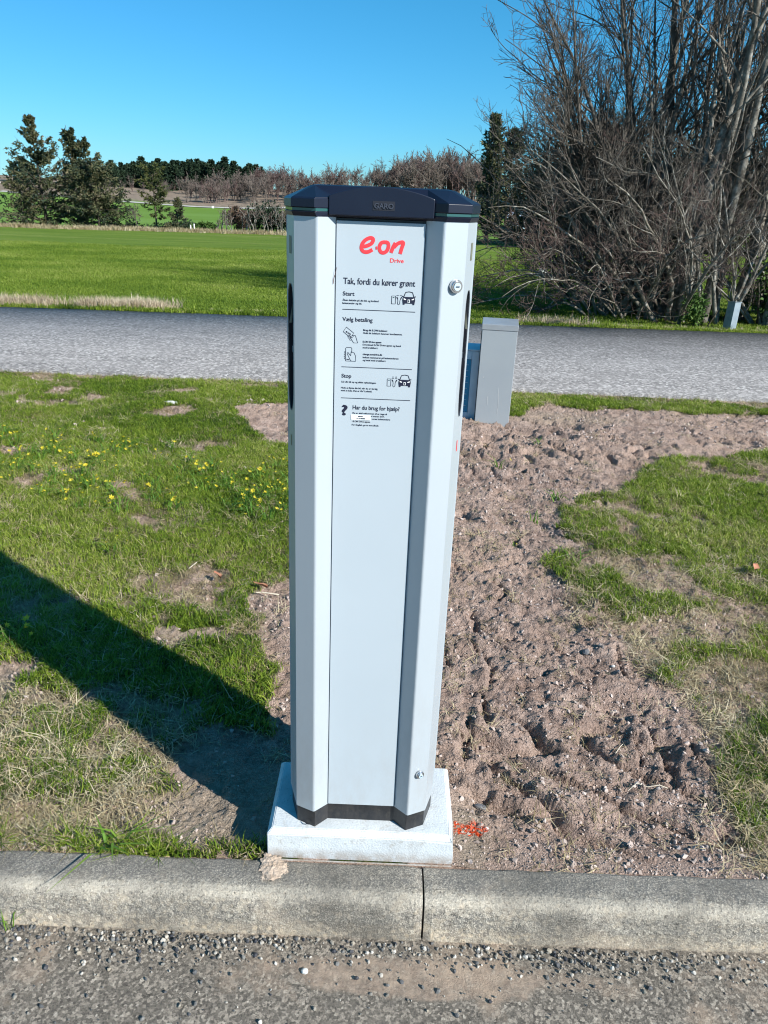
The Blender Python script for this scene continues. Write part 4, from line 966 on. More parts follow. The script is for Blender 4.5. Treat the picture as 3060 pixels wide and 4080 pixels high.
stick([(-.49, 2.70, .02), (-.46, 2.705, .02), (-.42, 2.695, .025), (-.40, 2.70, .02)], .003, 'thick dry stem lying at the edge of the soil left of the pillar')
stick([(-.155, 1.404, .088), (-.150, 1.398, .0875), (-.143, 1.3975, .0875)], .0012, 'tiny dark bent twig on the slab by the pillar foot', 'hole')
def leaf(x, y, s, label, seed):
    r = random.Random(seed); V = []; 
    for i in range(7):
        t = i/6; w = s*.32*math.sin(math.pi*min(1, t*.95+.03)); V += [(-w, s*t, .006*math.sin(t*5)+.01), (0, s*t, .002), (w, s*t, .008+.006*math.cos(t*4))]
    F = [(i*3+k, i*3+k+1, i*3+k+4, i*3+k+3) for i in range(6) for k in (0, 1)]
    o = py_obj('dead_leaf', V, F, M['leafr'], None, smooth=True, label=label, cat='leaf'); o.location = (x, y, zz(x, y)+.03); o.rotation_euler = (.3, .2, r.uniform(0, 6))
leaf(-.645, 2.77, .05, 'reddish dead leaf standing in the green grass left of the pillar', 1)
leaf(1.62, 3.05, .05, 'brown dead leaf in the grass at the right edge', 2)
leaf(-.455, 2.74, .06, 'pinkish curled leaf near the bare patch left of the pillar', 3)
# orange sprayed straw
rs = np.random.default_rng(3); Vb, Fb = blades(rs, 26, .026, .018, .0020, 1.2, 1., .5)
Vb[:, 0] = Vb[:, 0]*1.1+.262; Vb[:, 1] = Vb[:, 1]*.6+1.508; Vb[:, 2] += zz(.262, 1.508)+.006
me = np_mesh('paint_mark', Vb, Fb, False); link('paint_mark', me, None, [M['sprayc']], label='orange marking paint sprayed on straw beside the slab', cat='paint mark')

# yellow flower tufts -----------------------------------------------------
def flower_mesh(s=1.):
    V = []; F = []
    for k in range(6):
        a = k*math.pi/3; c, s_ = math.cos(a), math.sin(a)
        for (r, w, z) in ((.001, .0014, 0), (.006, .0034, .0045), (.0125, .0004, .006)):
            for sg in (-1, 1): V.append(((c*r-s_*w*sg)*s, (s_*r+c*w*sg)*s, z*s))
        b = k*6; F += [(b, b+1, b+3, b+2), (b+2, b+3, b+5, b+4)]
    me = bpy.data.meshes.new('flower'); me.from_pydata(V, [], F); me.materials.append(M['petal']); return me
fm = flower_mesh(.9); fm2 = flower_mesh(1.05)
lm = []
for k in range(4):
    Vb, Fb = blades(np.random.default_rng(50+k), 11, .025, .085, .0055, 1.1, .7); me = np_mesh('leaves', Vb, Fb, False); me.materials.append(M['leafg']); lm.append(me)
rf = random.Random(5)
spots = []
for _ in range(9000):
    if len(spots) >= 120: break
    x = rf.uniform(-2.6, -.45); y = rf.uniform(3.25, 4.75)
    px = x; 
    band = math.exp(-((y-(3.95+.18*math.sin(x*2.2)))/.33)**2)+.45*math.exp(-((y-4.45)/.12)**2)*(x < -1.2)
    if rf.random() > band*(.25+.95*float(vnoise(np.array(x*3.), np.array(y*3.), 8))): continue
    if float(masks(np.array([x]), np.array([y]))[0][0]) < .5: continue
    if any(math.hypot(x-a, y-b) < .055 for a, b in spots): continue
    spots.append((x, y))
def ftuft(x, y, s, nf, label, group):
    t = thing('yellow_flower_tuft', label, 'flowers', (x, y, zz(x, y)), group, rf.uniform(0, 6)); t.scale = (s, s, s)
    o = bpy.data.objects.new('leaves', lm[rf.randrange(4)]); COL.objects.link(o); o.parent = t
    for k in range(nf):
        f = bpy.data.objects.new('flower', rf.choice([fm, fm2])); COL.objects.link(f); f.parent = t
        f.location = (rf.uniform(-.055, .055), rf.uniform(-.055, .055), rf.uniform(.035, .062)); f.rotation_euler = (rf.uniform(-.7, .7), rf.uniform(-.7, .7), rf.uniform(0, 6)); q = rf.uniform(.6, 1.); f.scale = (q, q, q)
for x, y in spots: ftuft(x, y, rf.uniform(.85, 1.25), rf.choice([1, 2, 3, 4, 5]), 'little yellow flowers with narrow leaves in the left lawn', 'yellow flower tufts in the left lawn')
ftuft(-1.235, 2.26, 1.25, 5, 'larger clump of yellow flowers with broad leaves at the shadow edge on the left', None)
ftuft(-1.17, 3.02, 1.0, 3, 'lone yellow flower tuft just above the dry patch', None)
ftuft(.67, 4.39, 1.0, 1, 'single yellow bloom alone on the bare soil behind the pillar', None)
ftuft(.76, 3.60, .9, 1, 'sprawling leafy tuft with a yellow bud on the soil right of the pillar', None)
ftuft(.62, 3.30, .6, 1, 'smallest yellow flower on the soil close to the pillar', None)
# leaf tufts on the soil
for k, (x, y, s, lb) in enumerate([(.93, 3.93, 1.3, 'bushy green tuft farthest up the soil right of the pillar'), (.86, 3.12, 1.0, 'flat star-like green tuft beside the soil edge'), (.98, 4.9, .8, 'small isolated green tuft in the middle of the far soil'), (-.62, 1.40, 1.2, 'long green blades leaning over the kerb at left')]):
    o = bpy.data.objects.new('leaf_tuft', lm[k % 4]); COL.objects.link(o); o.location = (x, y, zz(x, y)); o.scale = (s, s, s*.7); props(o, lb, 'grass tuft')
o = bpy.data.objects.new('leaf_tuft', lm[1]); COL.objects.link(o); o.location = (-.80, 1.245, -.10); o.scale = (.5, .5, .8); props(o, 'thin weed growing from the gutter at the left edge', 'grass tuft')

# ---------------------------------------------------------------- trees
def nrm(v): return v/(np.linalg.norm(v, axis=-1, keepdims=True)+1e-9)
def grow(rng, start, dirs, length, K, wob, trop, r0, r1):
    """start (N,3) dirs (N,3) length (N,) -> centre lines, radii. trop: (N,3) or (3,) pull added per segment"""
    N = len(start); P = np.empty((N, K, 3)); P[:, 0] = start; d = nrm(dirs); st = (length/(K-1))[:, None]
    for k in range(1, K):
        d = nrm(d+rng.normal(0, wob, (N, 3))+trop); P[:, k] = P[:, k-1]+d*st
    t = np.linspace(0, 1, K)[None]
    return P, r0[:, None]*(1-t)+r1[:, None]*t
def children(rng, P, Rd, L, per, t0, t1, ang, ratio, rr=.6):
    N, K, _ = P.shape; n = N*per; par = np.repeat(np.arange(N), per)
    t = rng.uniform(t0, t1, n); f = t*(K-1); i = np.minimum(f.astype(int), K-2); u = (f-i)[:, None]
    s = P[par, i]*(1-u)+P[par, i+1]*u; d = nrm(P[par, i+1]-P[par, i]); r = Rd[par, i]*(1-u[:, 0])+Rd[par, i+1]*u[:, 0]
    q = nrm(np.cross(d, rng.normal(0, 1, (n, 3)))); a = ang*rng.uniform(.6, 1.3, n)[:, None]
    nd = nrm(d*np.cos(a)+q*np.sin(a)); ln = L[par]*ratio*(1.15-.65*t)*rng.uniform(.6, 1.25, n)
    return s, nd, ln, r*rr
def merge(parts):
    V = []; F = []; b = 0
    for v, f in parts: V.append(v); F.append(f+b); b += len(v)
    return np.concatenate(V), np.concatenate(F)
def bare_tree(name, seed, loc, stems, label, cat='tree', group=None, height=5., spread=.25, lean=(0, 0), L1=(9, .9, .5), L2=(8, .8, .5), L3=(5, .8, .5), rad=.06, mats=('bark', 'twig'), tw=.0035, trop=(0, 0, .05), base=.3, wob=.06, droop=0., low=.25, sides=(7, 5, 3, 3)):
    rng = np.random.default_rng(seed); N = stems
    az = rng.uniform(0, 6.28, N); rr0 = base*np.sqrt(rng.random(N)); st = np.stack([rr0*np.cos(az), rr0*np.sin(az), np.full(N, -.06)], 1)
    sp = spread*rng.uniform(.3, 1.2, N); d = np.stack([np.cos(az)*sp+lean[0], np.sin(az)*sp+lean[1], np.ones(N)], 1)
    Ls = height*rng.uniform(.75, 1.1, N)
    P0, R0 = grow(rng, st, d, Ls, 14, wob, np.array(trop)-np.array([0, 0, droop]), rad*rng.uniform(.6, 1.2, N), np.full(N, tw*1.2))
    parts = [tubes(P0, R0, sides[0])]
    s, nd, ln, r = children(rng, P0, R0, Ls, L1[0], low, .97, L1[1], L1[2], .55)
    P1, R1 = grow(rng, s, nd, ln, 9, wob*1.6, np.array([0, 0, .05-droop*.6]), r, np.full(len(r), tw)); parts.append(tubes(P1, R1, sides[1]))
    s, nd, l2, r = children(rng, P1, R1, ln, L2[0], .15, .97, L2[1], L2[2], .6); r = np.maximum(r, tw)
    P2, R2 = grow(rng, s, nd, l2, 6, wob*2.2, np.array([0, 0, .06-droop*.6]), r, np.full(len(r), tw*.7)); tw_parts = [tubes(P2, R2, sides[2])]
    if L3[0]:
        s, nd, l3, r = children(rng, P2, R2, l2, L3[0], .15, .97, L3[1], L3[2], .7); r = np.maximum(r, tw*.75)
        P3, R3 = grow(rng, s, nd, l3, 4, wob*3, np.array([0, 0, .08]), r, np.full(len(r), tw*.5)); tw_parts.append(tubes(P3, R3, sides[3]))
    t = thing(name, label, cat, loc, group)
    V, F = merge(parts); link('trunk', np_mesh('trunk', V, F), t, [M[mats[0]]])
    V, F = merge(tw_parts); link('twigs', np_mesh('twigs', V, F), t, [M[mats[1]]])
    return t
def copy_tree(root, loc, rotz=0, scale=1., label=None):
    r = root.copy(); COL.objects.link(r); r.location = loc; r.rotation_euler = (0, 0, rotz); r.scale = (scale,)*3 if not isinstance(scale, tuple) else scale
    if label: r['label'] = label
    for ch in root.children:
        c = ch.copy(); COL.objects.link(c); c.parent = r
    return r
def Z(x, y): return float(H_far(np.array([x]), np.array([y]))[0])

# -- thicket on the right, beyond the road
bt = bare_tree
bt('bare_tree', 101, (3.75, 12.6, Z(3.75, 12.6)), 6, 'bare tree with boughs sweeping up and out over the road at left of the thicket', height=5.4, spread=.25, lean=(-.50, 0), rad=.06, L1=(15, .6, .38), L2=(9, .7, .44), L3=(5, .8, .5), low=.18, base=.3, mats=('twig', 'twig'), tw=.004, trop=(0, 0, .045))  # limbs wear the darker twig bark: shade of their unlit side put into colour
bt('bare_tree', 109, (3.75, 12.2, Z(3.75, 12.2)), 6, 'bare tree whose fine dark limbs arch furthest left above the field', height=3.3, spread=.3, lean=(-.42, .05), rad=.05, L1=(14, .6, .40), L2=(9, .7, .45), L3=(5, .8, .5), low=.15, base=.3, mats=('bark', 'twig'), tw=.0035, trop=(0, 0, .02))
bt('bare_tree', 107, (4.4, 13.0, Z(4.4, 13.)), 4, 'bare tree with shade-toned dark limbs spreading above the middle of the thicket', height=6.5, spread=.3, lean=(-.1, 0), rad=.07, L1=(13, .6, .38), L2=(8, .7, .42), L3=(4, .8, .5), low=.2, mats=('twig', 'twig'), tw=.004)  # darker twig bark again paints the unlit look of the limbs
bt('bare_tree', 108, (5.2, 12.5, Z(5.2, 12.5)), 5, 'cluster of thin straight bare stems between the thick trunks at right', height=6.5, spread=.15, rad=.05, L1=(13, .6, .36), L2=(8, .7, .42), L3=(3, .8, .5), low=.2, base=.5, mats=('bark', 'twig'))
bt('bare_tree', 102, (4.1, 12.2, Z(4.1, 12.2)), 4, 'grey multi-stemmed bare tree in the middle of the thicket', height=6.5, spread=.13, rad=.075, L1=(11, .7, .36), L2=(8, .7, .45), L3=(4, .8, .5), base=.35)
bt('bare_tree', 103, (4.75, 12.0, Z(4.75, 12.)), 4, 'pale lichen-spotted trunks rising right behind the leaning metal box', height=6.8, spread=.12, lean=(.07, 0), rad=.085, L1=(10, .7, .36), L2=(8, .7, .45), L3=(4, .8, .5), base=.4, mats=('bark2', 'twig'))
bt('bare_tree', 104, (5.6, 11.8, Z(5.6, 11.8)), 4, 'bare tree at the right edge with a dark thick trunk', height=7, spread=.14, lean=(.02, 0), rad=.10, L1=(11, .75, .36), L2=(8, .7, .45), L3=(4, .8, .5), base=.4)
bt('bare_tree', 105, (6.4, 13.2, Z(6.4, 13.2)), 4, 'bare tree just outside the right edge reaching into the sky', height=7, spread=.16, lean=(-.05, 0), rad=.08, L1=(10, .75, .36), L2=(7, .7, .45), L3=(4, .8, .5), base=.5)
bt('bare_tree', 106, (4.9, 14.4, Z(4.9, 14.4)), 5, 'slender bare trunks standing at the back of the thicket', height=7, spread=.12, rad=.06, L1=(9, .7, .36), L2=(7, .7, .45), L3=(3, .8, .5), base=.7)
bt('bare_tree', 120, (3.35, 12.3, Z(3.35, 12.3)), 4, 'front bare tree with straight brown stems at the left of the thicket', height=4.6, spread=.22, lean=(-.14, 0), rad=.055, L1=(13, .7, .36), L2=(9, .7, .45), L3=(4, .8, .5), base=.35, mats=('bark', 'twig'))
bt('bare_tree', 121, (4.35, 11.7, Z(4.35, 11.7)), 4, 'thick mottled trunks at the front of the thicket, left of the small green bush', height=6, spread=.12, lean=(.0, 0), rad=.085, L1=(10, .65, .33), L2=(8, .7, .45), L3=(4, .8, .5), low=.3, base=.4)
bt('bare_tree', 122, (5.15, 11.75, Z(5.15, 11.75)), 4, 'upright bare trunks between the leaning metal box and the right edge', height=6, spread=.12, rad=.075, L1=(10, .65, .33), L2=(8, .7, .45), L3=(3, .8, .5), low=.3, base=.45)
# arching shrubs filling the lower part
sh = dict(cat='shrub', mats=('bark2', 'twigr'), rad=.030, tw=.003, trop=(-.02, 0, -.075), wob=.09)
bt('bare_shrub', 201, (3.15, 11.9, Z(3.15, 11.9)), 9, 'arching bare shrub leaning furthest left over the field edge', height=2.3, spread=.8, lean=(-.18, 0), L1=(9, .8, .42), L2=(7, .8, .5), L3=(5, .8, .5), low=.12, **sh)
bt('bare_shrub', 202, (3.45, 11.7, Z(3.45, 11.7)), 10, 'dense reddish-twigged shrub at the front left of the thicket', height=2.9, spread=.85, lean=(-.30, -.1), L1=(9, .8, .42), L2=(7, .8, .5), L3=(5, .8, .5), low=.12, **sh)
bt('bare_shrub', 203, (4.0, 11.5, Z(4., 11.5)), 9, 'tangled grey shrub with a long pale bough reaching left', height=3.3, spread=.7, lean=(-.35, -.1), L1=(9, .8, .4), L2=(7, .8, .5), L3=(4, .8, .5), low=.12, **{**sh, 'mats': ('bark2', 'twig'), 'rad': .036})
bt('bare_shrub', 204, (4.65, 11.3, Z(4.65, 11.3)), 9, 'upright bare shrub left of the leaning metal box', height=2.8, spread=.5, lean=(-.1, 0), L1=(8, .8, .4), L2=(7, .8, .5), L3=(4, .8, .5), low=.1, **{**sh, 'mats': ('bark', 'twig'), 'trop': (0, 0, -.02)})
bt('bare_shrub', 205, (5.5, 11.35, Z(5.5, 11.35)), 9, 'straggly bare shrub at the right edge near the ground', height=2.2, spread=.7, lean=(0, 0), L1=(8, .8, .4), L2=(7, .8, .5), L3=(4, .8, .5), low=.1, **{**sh, 'mats': ('bark', 'twigr')})
bt('bare_shrub', 206, (3.4, 13.2, Z(3.4, 13.2)), 10, 'brown twiggy shrub behind the front row on the left', height=3.6, spread=.7, lean=(-.12, 0), L1=(9, .8, .42), L2=(7, .8, .5), L3=(4, .8, .5), low=.1, **{**sh, 'mats': ('twig', 'twig')})
bt('bare_shrub', 207, (4.4, 13.6, Z(4.4, 13.6)), 10, 'brown twiggy shrub deep inside the thicket', height=3.4, spread=.5, lean=(0, 0), L1=(9, .8, .42), L2=(6, .8, .5), L3=(4, .8, .5), low=.1, **{**sh, 'mats': ('twig', 'twig')})
# trees past the right edge whose shade falls on the field
for k, (x, y, s_) in enumerate([(8.2, 11.8, 1.), (10.5, 12.4, 1.1), (13, 11.8, 1.)]):
    bt('bare_tree', 110+k, (x, y, Z(x, y)), 3, ['bare tree standing just past the right edge of the view', 'bare tree further along the verge to the right', 'last bare tree in the roadside row'][k], height=6.5*s_, spread=.2, rad=.09, L1=(10, .8, .4), L2=(8, .8, .5), L3=(0, 0, 0), base=.4)
# dead branch lying, pale pole
pp = tube_obj('white_pole', [(6.06, 14., Z(6.1, 14)), (6.14, 14.05, .62), (6.2, 14.1, 1.25)], [.035, .035, .034], M['white'], None, 10); props(pp, 'slim white pole leaning among the trunks at the right edge', 'pole')

def leafcloud(rng, C_, D, ln, wd_):
    """diamond shaped sprays at centres C_ along D"""
    n = len(C_); D = nrm(D); s = nrm(np.cross(D, rng.normal(0, 1, (n, 3)))); l = ln*rng.uniform(.6, 1.3, n)[:, None]; w = wd_*rng.uniform(.6, 1.3, n)[:, None]
    V = np.stack([C_, C_+D*l*.45+s*w, C_+D*l, C_+D*l*.5-s*w], 1).reshape(-1, 3); i = np.arange(n)*4
    return V, np.stack([i, i+1, i+2, i+3], 1)
def conifer(name, seed, loc, h, wdt, label, nb=110, m='spruce', prof=None, up=.25, group=None, per=9, lpp=9, ll=.30, lw=.05, cat='conifer', lean=0., bare=.03, tops=1, ragged=.35, hang=.5, simple=False):
    rng = np.random.default_rng(seed)
    P0, R0 = grow(rng, np.zeros((tops, 3))+rng.normal(0, .12, (tops, 3))*np.array([1, 1, 0])*(tops > 1), np.tile([lean, 0, 1.], (tops, 1))+rng.normal(0, .10*(tops > 1), (tops, 3)), h*np.linspace(1, .88, tops), 12, .02, np.array([0, 0, .05]), np.full(tops, h*.018), np.full(tops, .015))
    P0[:, :, 2] -= .15
    t = np.sort(rng.uniform(bare, .985, nb)); ti = rng.integers(0, tops, nb); f = t*11; i = np.minimum(f.astype(int), 10); u = (f-i)[:, None]
    s = P0[ti, i]*(1-u)+P0[ti, i+1]*u; az = rng.uniform(0, 6.283, nb)
    pr = (prof or (lambda q: (1-q)**.75*(.55+.45*np.minimum(1, q*4+.3))))(t)
    L = wdt*pr*rng.uniform(1-ragged, 1+ragged*.6, nb)+.05
    upv = up+.55*t+rng.normal(0, .12, nb)
    d = np.stack([np.cos(az), np.sin(az), upv-.25], 1)
    P1, R1 = grow(rng, s, d, L, 8, .06, np.array([0, 0, .03]), np.maximum(.010, L*.014), np.full(nb, .005))
    parts = [tubes(P0, R0, 7), tubes(P1, R1, 4)]
    s2, d2, l2, r2 = children(rng, P1, R1, L, per, .12, 1., .6, .30, .6)
    d2[:, 2] *= .5
    P2, R2 = grow(rng, s2, d2, l2, 5, .10, np.array([0, 0, -.03]), np.maximum(r2, .004), np.full(len(r2), .003))
    if not simple: parts.append(tubes(P2, R2, 3))
    n2 = len(P2); par = np.repeat(np.arange(n2), lpp); f = rng.uniform(0, 3.999, len(par)); i = f.astype(int); u = (f-i)[:, None]
    C_ = P2[par, i]*(1-u)+P2[par, np.minimum(i+1, 4)]*u; dd = nrm(P2[par, 4]-P2[par, 0])+rng.normal(0, .55, (len(par), 3))-np.array([0, 0, hang])*rng.random((len(par), 1))
    V, F = leafcloud(rng, C_, dd, ll, lw)
    # tip leader
    tt = thing(name, label, cat, loc, group)
    Vt, Ft = merge(parts); link('trunk', np_mesh('trunk', Vt, Ft), tt, [M['darkbark']]); link('crown', np_mesh('crown', V, F, False), tt, [M[m]])
    return tt
fullprof = lambda q: np.clip((1.01-q)**1.0*(.92+.08*np.sin(q*14)), .05, 1)
conifer('spruce_tree', 301, (-26.4, 62, Z(-26.4, 62)), 7.9, 4.1, 'tall ragged spruce, leftmost and highest of the field-edge pair', nb=125, prof=fullprof, up=.34, per=12, lpp=10, ll=.22, lw=.045, ragged=.75)
conifer('spruce_tree', 322, (-23.6, 62.6, Z(-23.6, 62.6)), 7.5, 3.8, 'tall broad spruce right of the leftmost spruce, nearly as high', nb=125, prof=fullprof, up=.38, per=12, lpp=10, ll=.22, lw=.045, tops=2, ragged=.75)
conifer('spruce_tree', 303, (-21.9, 60.6, Z(-21.9, 60.6)), 4.6, 2.9, 'lower brownish spruce leaning against the second tall spruce', nb=130, prof=lambda q: (1-q*.8)**.7, up=.2, per=10, lpp=8, ll=.24, lw=.04)
conifer('spruce_tree', 304, (-27.6, 60.8, Z(-27.6, 60.8)), 3.2, 2.2, 'small bushy conifer under the left side of the tallest spruce', nb=60, prof=lambda q: (1-q*.8)**.7, up=.1, per=8, lpp=8, ll=.22, lw=.04)
conifer('pine_tree', 305, (-18.05, 62, Z(-18.05, 62)), 4.5, 1.25, 'slim golden-green pine with a bare lower trunk', nb=60, m='olive', prof=lambda q: np.clip(np.sin(q*2.6)*1.0, .25, 1), up=.3, bare=.22, per=8, lpp=8, ll=.18, lw=.035)
conifer('spruce_tree', 306, (-15.95, 60, Z(-15.95, 60)), 2.6, 1.05, 'small cone-shaped green spruce right of the golden pine', nb=70, prof=lambda q: (1-q), up=.25, per=7, lpp=7, ll=.16, lw=.03, m='spruce')
bt('bare_tree', 307, (-18.5, 59.6, Z(-18.5, 59.6)), 1, 'small crooked bare tree in front of the dark hedge', height=1.9, spread=.4, rad=.05, L1=(10, .8, .5), L2=(7, .8, .5), L3=(4, .8, .5), tw=.010, base=.01, wob=.14, mats=('twig', 'twig'), low=.35)
# bushes / hedges
def bush(name, seed, loc, size, n, m, label, cat='bush', ll=.16, lw=.05, group=None, stems=8):
    rng = np.random.default_rng(seed); az = rng.uniform(0, 6.28, stems); d = np.stack([np.cos(az)*size[0]*.6, np.sin(az)*size[1]*.6, np.full(stems, size[2]*.8)], 1)
    st = np.stack([rng.uniform(-.6, .6, stems)*size[0], rng.uniform(-.6, .6, stems)*size[1], np.full(stems, -.1)], 1)
    P, Rr = grow(rng, st, d, np.full(stems, size[2]*.8), 6, .15, np.array([0, 0, .05]), np.full(stems, .02*size[2]+.01), np.full(stems, .008))
    # lumpy volume made of sub clumps
    nc = max(8, int(10*size[0])); cc = np.stack([rng.uniform(-.8, .8, nc)*size[0], rng.uniform(-.8, .8, nc)*size[1], size[2]*rng.uniform(.15, .78, nc)], 1); cr = size[2]*rng.uniform(.16, .34, nc)
    k = rng.integers(0, nc, n); q = nrm(rng.normal(0, 1, (n, 3)))*(rng.random((n, 1))**.45)*cr[k][:, None]*np.array([1.2, 1.2, 1.]); C_ = cc[k]+q; C_[:, 2] = np.maximum(C_[:, 2], .02)
    V, F = leafcloud(rng, C_, q+rng.normal(0, .3, (n, 3)), ll, lw)
    t = thing(name, label, cat, loc, group); Vt, Ft = tubes(P, Rr, 4)
    link('stems', np_mesh('stems', Vt, Ft), t, [M['darkbark']]); link('foliage', np_mesh('foliage', V, F, False), t, [M[m]]); return t
bush('hedge', 401, (-19.2, 64, -2.3), (4.6, .6, 1.55), 9000, 'pine', 'long low dark hedge between the spruces and the small spruce', 'hedge', .18, .06, stems=20)
bush('bush', 402, (-13.6, 58, Z(-13.6, 58)), (.9, .6, 1.0), 2600, 'green', 'rounded dark green bush at the field edge right of the small spruce', ll=.16)
bush('bush', 403, (-10.6, 58.4, Z(-10.6, 58.4)), (.5, .5, 1.5), 2400, 'twigbush', 'reddish-brown rounded bush among the bare hedge trees', ll=.14) if 'twigbush' in M else None
# dwarf bare trees with dark pine tops along the field boundary
hed = []
for k in range(15):
    x = -12.6+k*.42+.1*math.sin(k*5.1); y = 57.6+.5*math.sin(k*3.3); sz = 1.5+.55*(k > 5)+.25*math.sin(k*7.7)
    bt('bare_hedge_tree', 420+k, (x, y, Z(x, y)), 2, 'gnarled bare hedge tree at the back of the field left of the pillar', height=sz, spread=.25, rad=.045, L1=(6, .7, .42), L2=(5, .8, .5), L3=(0, 0, 0), tw=.011, base=.12, wob=.13, mats=('bark', 'twigr'), low=.3, group='bare hedge trees left of the pillar', sides=(5, 3, 3, 3))
for k, (x, y, hh) in enumerate([(-10.2, 59.4, 2.0), (-9.2, 59.6, 2.2), (-8.2, 59.4, 2.0), (-7.3, 59.8, 2.1)]):
    bush('pine_bush', 440+k, (x, y, Z(x, y)), (.7, .5, hh), 2200, 'pine', ['squat dark pine bush, leftmost behind the bare hedge trees', 'tallest dark pine bush behind the bare hedge trees', 'dark pine bush second from the pillar behind the hedge trees', 'dark pine bush next to the pillar behind the hedge trees'][k], ll=.2, lw=.05)
M['twigbush'] = needles('rusty_bush_leaf', [(.05, .03, .02), (.11, .07, .05), (.18, .12, .08)], 2)
bush('bush', 403, (-11.2, 58.6, Z(-11.2, 58.6)), (.5, .5, 1.9), 2400, 'twigbush', 'reddish-brown rounded bush among the bare hedge trees', ll=.14)

# -- evergreen mass behind the thicket, right of the pillar
conifer('cypress_tree', 501, (6.45, 58.5, Z(6.45, 58.5)), 8.2, 1.5, 'tall dark olive evergreen right of the pillar at the field end', nb=150, m='hedgec' if 'hedgec' in M else 'spruce', prof=lambda q: np.clip((1-q)**.35, .1, 1)*.9, up=.9, per=8, lpp=8, ll=.26, lw=.05, hang=0)
conifer('cypress_tree', 502, (8.0, 60.5, Z(8.0, 60.5)), 7.6, 1.8, 'dark evergreen standing behind the tall olive evergreen', nb=120, m='spruce', prof=lambda q: np.clip((1-q)**.4, .1, 1), up=.7, per=8, lpp=8, ll=.26, lw=.05, hang=0)
BG = [(9.2, 50, 5.6, 2.6), (11.6, 49, 6.4, 3.0), (14.2, 51, 6.6, 3.2), (17.2, 50, 6.2, 3.2), (20.2, 52, 6.6, 3.4), (23.6, 51, 6.0, 3.2), (27.2, 53, 6.6, 3.6), (31, 54, 6, 3.4)]
LB = ['nearest the pillar', 'second from the pillar', 'third from the pillar', 'fourth from the pillar', 'fifth from the pillar', 'sixth from the pillar', 'seventh from the pillar', 'furthest right']
for k, (x, y, h_, w_) in enumerate(BG):
    bush('ivy_clad_tree', 510+k, (x, y, Z(x, y)-.1), (w_*.75, 1.8, h_*1.12), 15000, 'hedge', 'dense olive-brown evergreen seen through the thicket, '+LB[k], 'tree', .22, .06, stems=12)
bush('hedge', 530, (8.6, 56, Z(8.6, 56)), (2.0, .6, 1.25), 4500, 'hedge', 'low clipped hedge below the evergreens at the field end', 'hedge', .16, .05)
bush('bush', 531, (3.95, 11.15, Z(3.95, 11.15)), (.16, .14, .42), 1, 'green', 'x') if False else None
bush('bush', 532, (4.22, 10.95, Z(4.22, 10.95)), (.19, .15, .48), 900, 'green', 'small bright green evergreen bush beside the leaning metal box', ll=.05, lw=.014, stems=5)
bush('bush', 533, (5.5, 11.5, Z(5.5, 11.5)), (.4, .3, .95), 1800, 'green', 'green leafy bush at the right edge under the bare trees', ll=.06, lw=.018, stems=6)
bush('bush', 534, (3.9, 14.6, Z(3.9, 14.6)), (1.1, .5, 1.7), 4000, 'hedge', 'low brown-leaved bush filling the thicket from behind', ll=.09, lw=.025)
# small shed roof glimpsed behind the hedge
shd = thing('garden_shed', 'small shed with a pale blue roof half hidden behind the evergreens', 'shed', (9.6, 64, Z(9.6, 64)+.2))
M['shedw'] = mat('dark_shed_boards', (.05, .055, .07), .8, var=(.09, .09, .1), vscale=3); M['shedr'] = mat('pale_blue_roof', (.35, .45, .58), .3, .2)
V, F = box(-1.1, 1.1, -.9, .9, -.2, 1.7); py_obj('wall', V, F, M['shedw'], shd)
V = [(-1.3, -1.1, 1.72), (1.3, -1.1, 1.72), (1.3, 1.1, 1.72), (-1.3, 1.1, 1.72), (-1.3, 0, 2.4), (1.3, 0, 2.4)]; py_obj('roof', V, [(0, 1, 5, 4), (2, 3, 4, 5), (0, 4, 3), (1, 2, 5), (0, 3, 2, 1)], M['shedr'], shd)
V, F = box(-.4, .35, -.93, -.902, -.1, 1.5); py_obj('door', V, F, M['zinc'], shd)
# white cairn on the field
cn = thing('marker_stone', 'small stack of white stones on the field left of the thicket', 'marker stone', (3.66, 20, Z(3.66, 20)))
for k, (dx, dz, s_) in enumerate([(-.05, .08, .12), (.08, .07, .11), (.0, .2, .11), (.02, .29, .07)]):
    bm = bmesh.new(); bmesh.ops.create_icosphere(bm, subdivisions=2, radius=s_*.8, matrix=Matrix.Translation((dx, 0, dz)))
    me = bpy.data.meshes.new('stone'); bm.to_mesh(me); bm.free(); link('stone', me, cn, [M['stone_w']])
# white posts at the field brow
for k, x in enumerate((-13.95, -14.2)):
    V, F = prism([(math.cos(a)*.045, math.sin(a)*.045) for a in np.linspace(0, 6.283, 9)[:-1]], 0, .62-.08*k); o = py_obj('field_post', V, F, M['white'], None, label=['short white post at the back of the field, right one of two', 'short white post at the back of the field, left one of two'][k], cat='post'); o.location = (x, 56.8, Z(x, 56.8)-.1)

# ---------------------------------------------------------------- far woods
# pale track along the far field
TR = [(-125, 262), (-95, 256), (-80, 250), (-62, 246), (-50, 246), (-36, 250), (-18, 254)]
V = []; 
for x, y in smooth_path(TR, 6): V += [(x, y-1.6, Z(x, y-1.6)+.15), (x, y+1.6, Z(x, y+1.6)+.22)]
F = [(2*i, 2*i+1, 2*i+3, 2*i+2) for i in range(len(V)//2-1)]
link('far_track', (lambda me: (me.from_pydata(V, [], F), me)[1])(bpy.data.meshes.new('far_track')), None, [M['track']], kind='structure')
def far_conifer(seed, h, w, nb):
    t = conifer('conifer', seed, (0, 0, -500), h, w, 'x', nb=nb, m='pine', prof=lambda q: np.clip((1-q)**.6, .12, 1), up=.35, per=5, lpp=5, ll=1.0, lw=.26, ragged=.5, simple=True, hang=.2); return t
def join_src(t):
    me_t = [c.data for c in t.children]; return me_t
rf = random.Random(11)
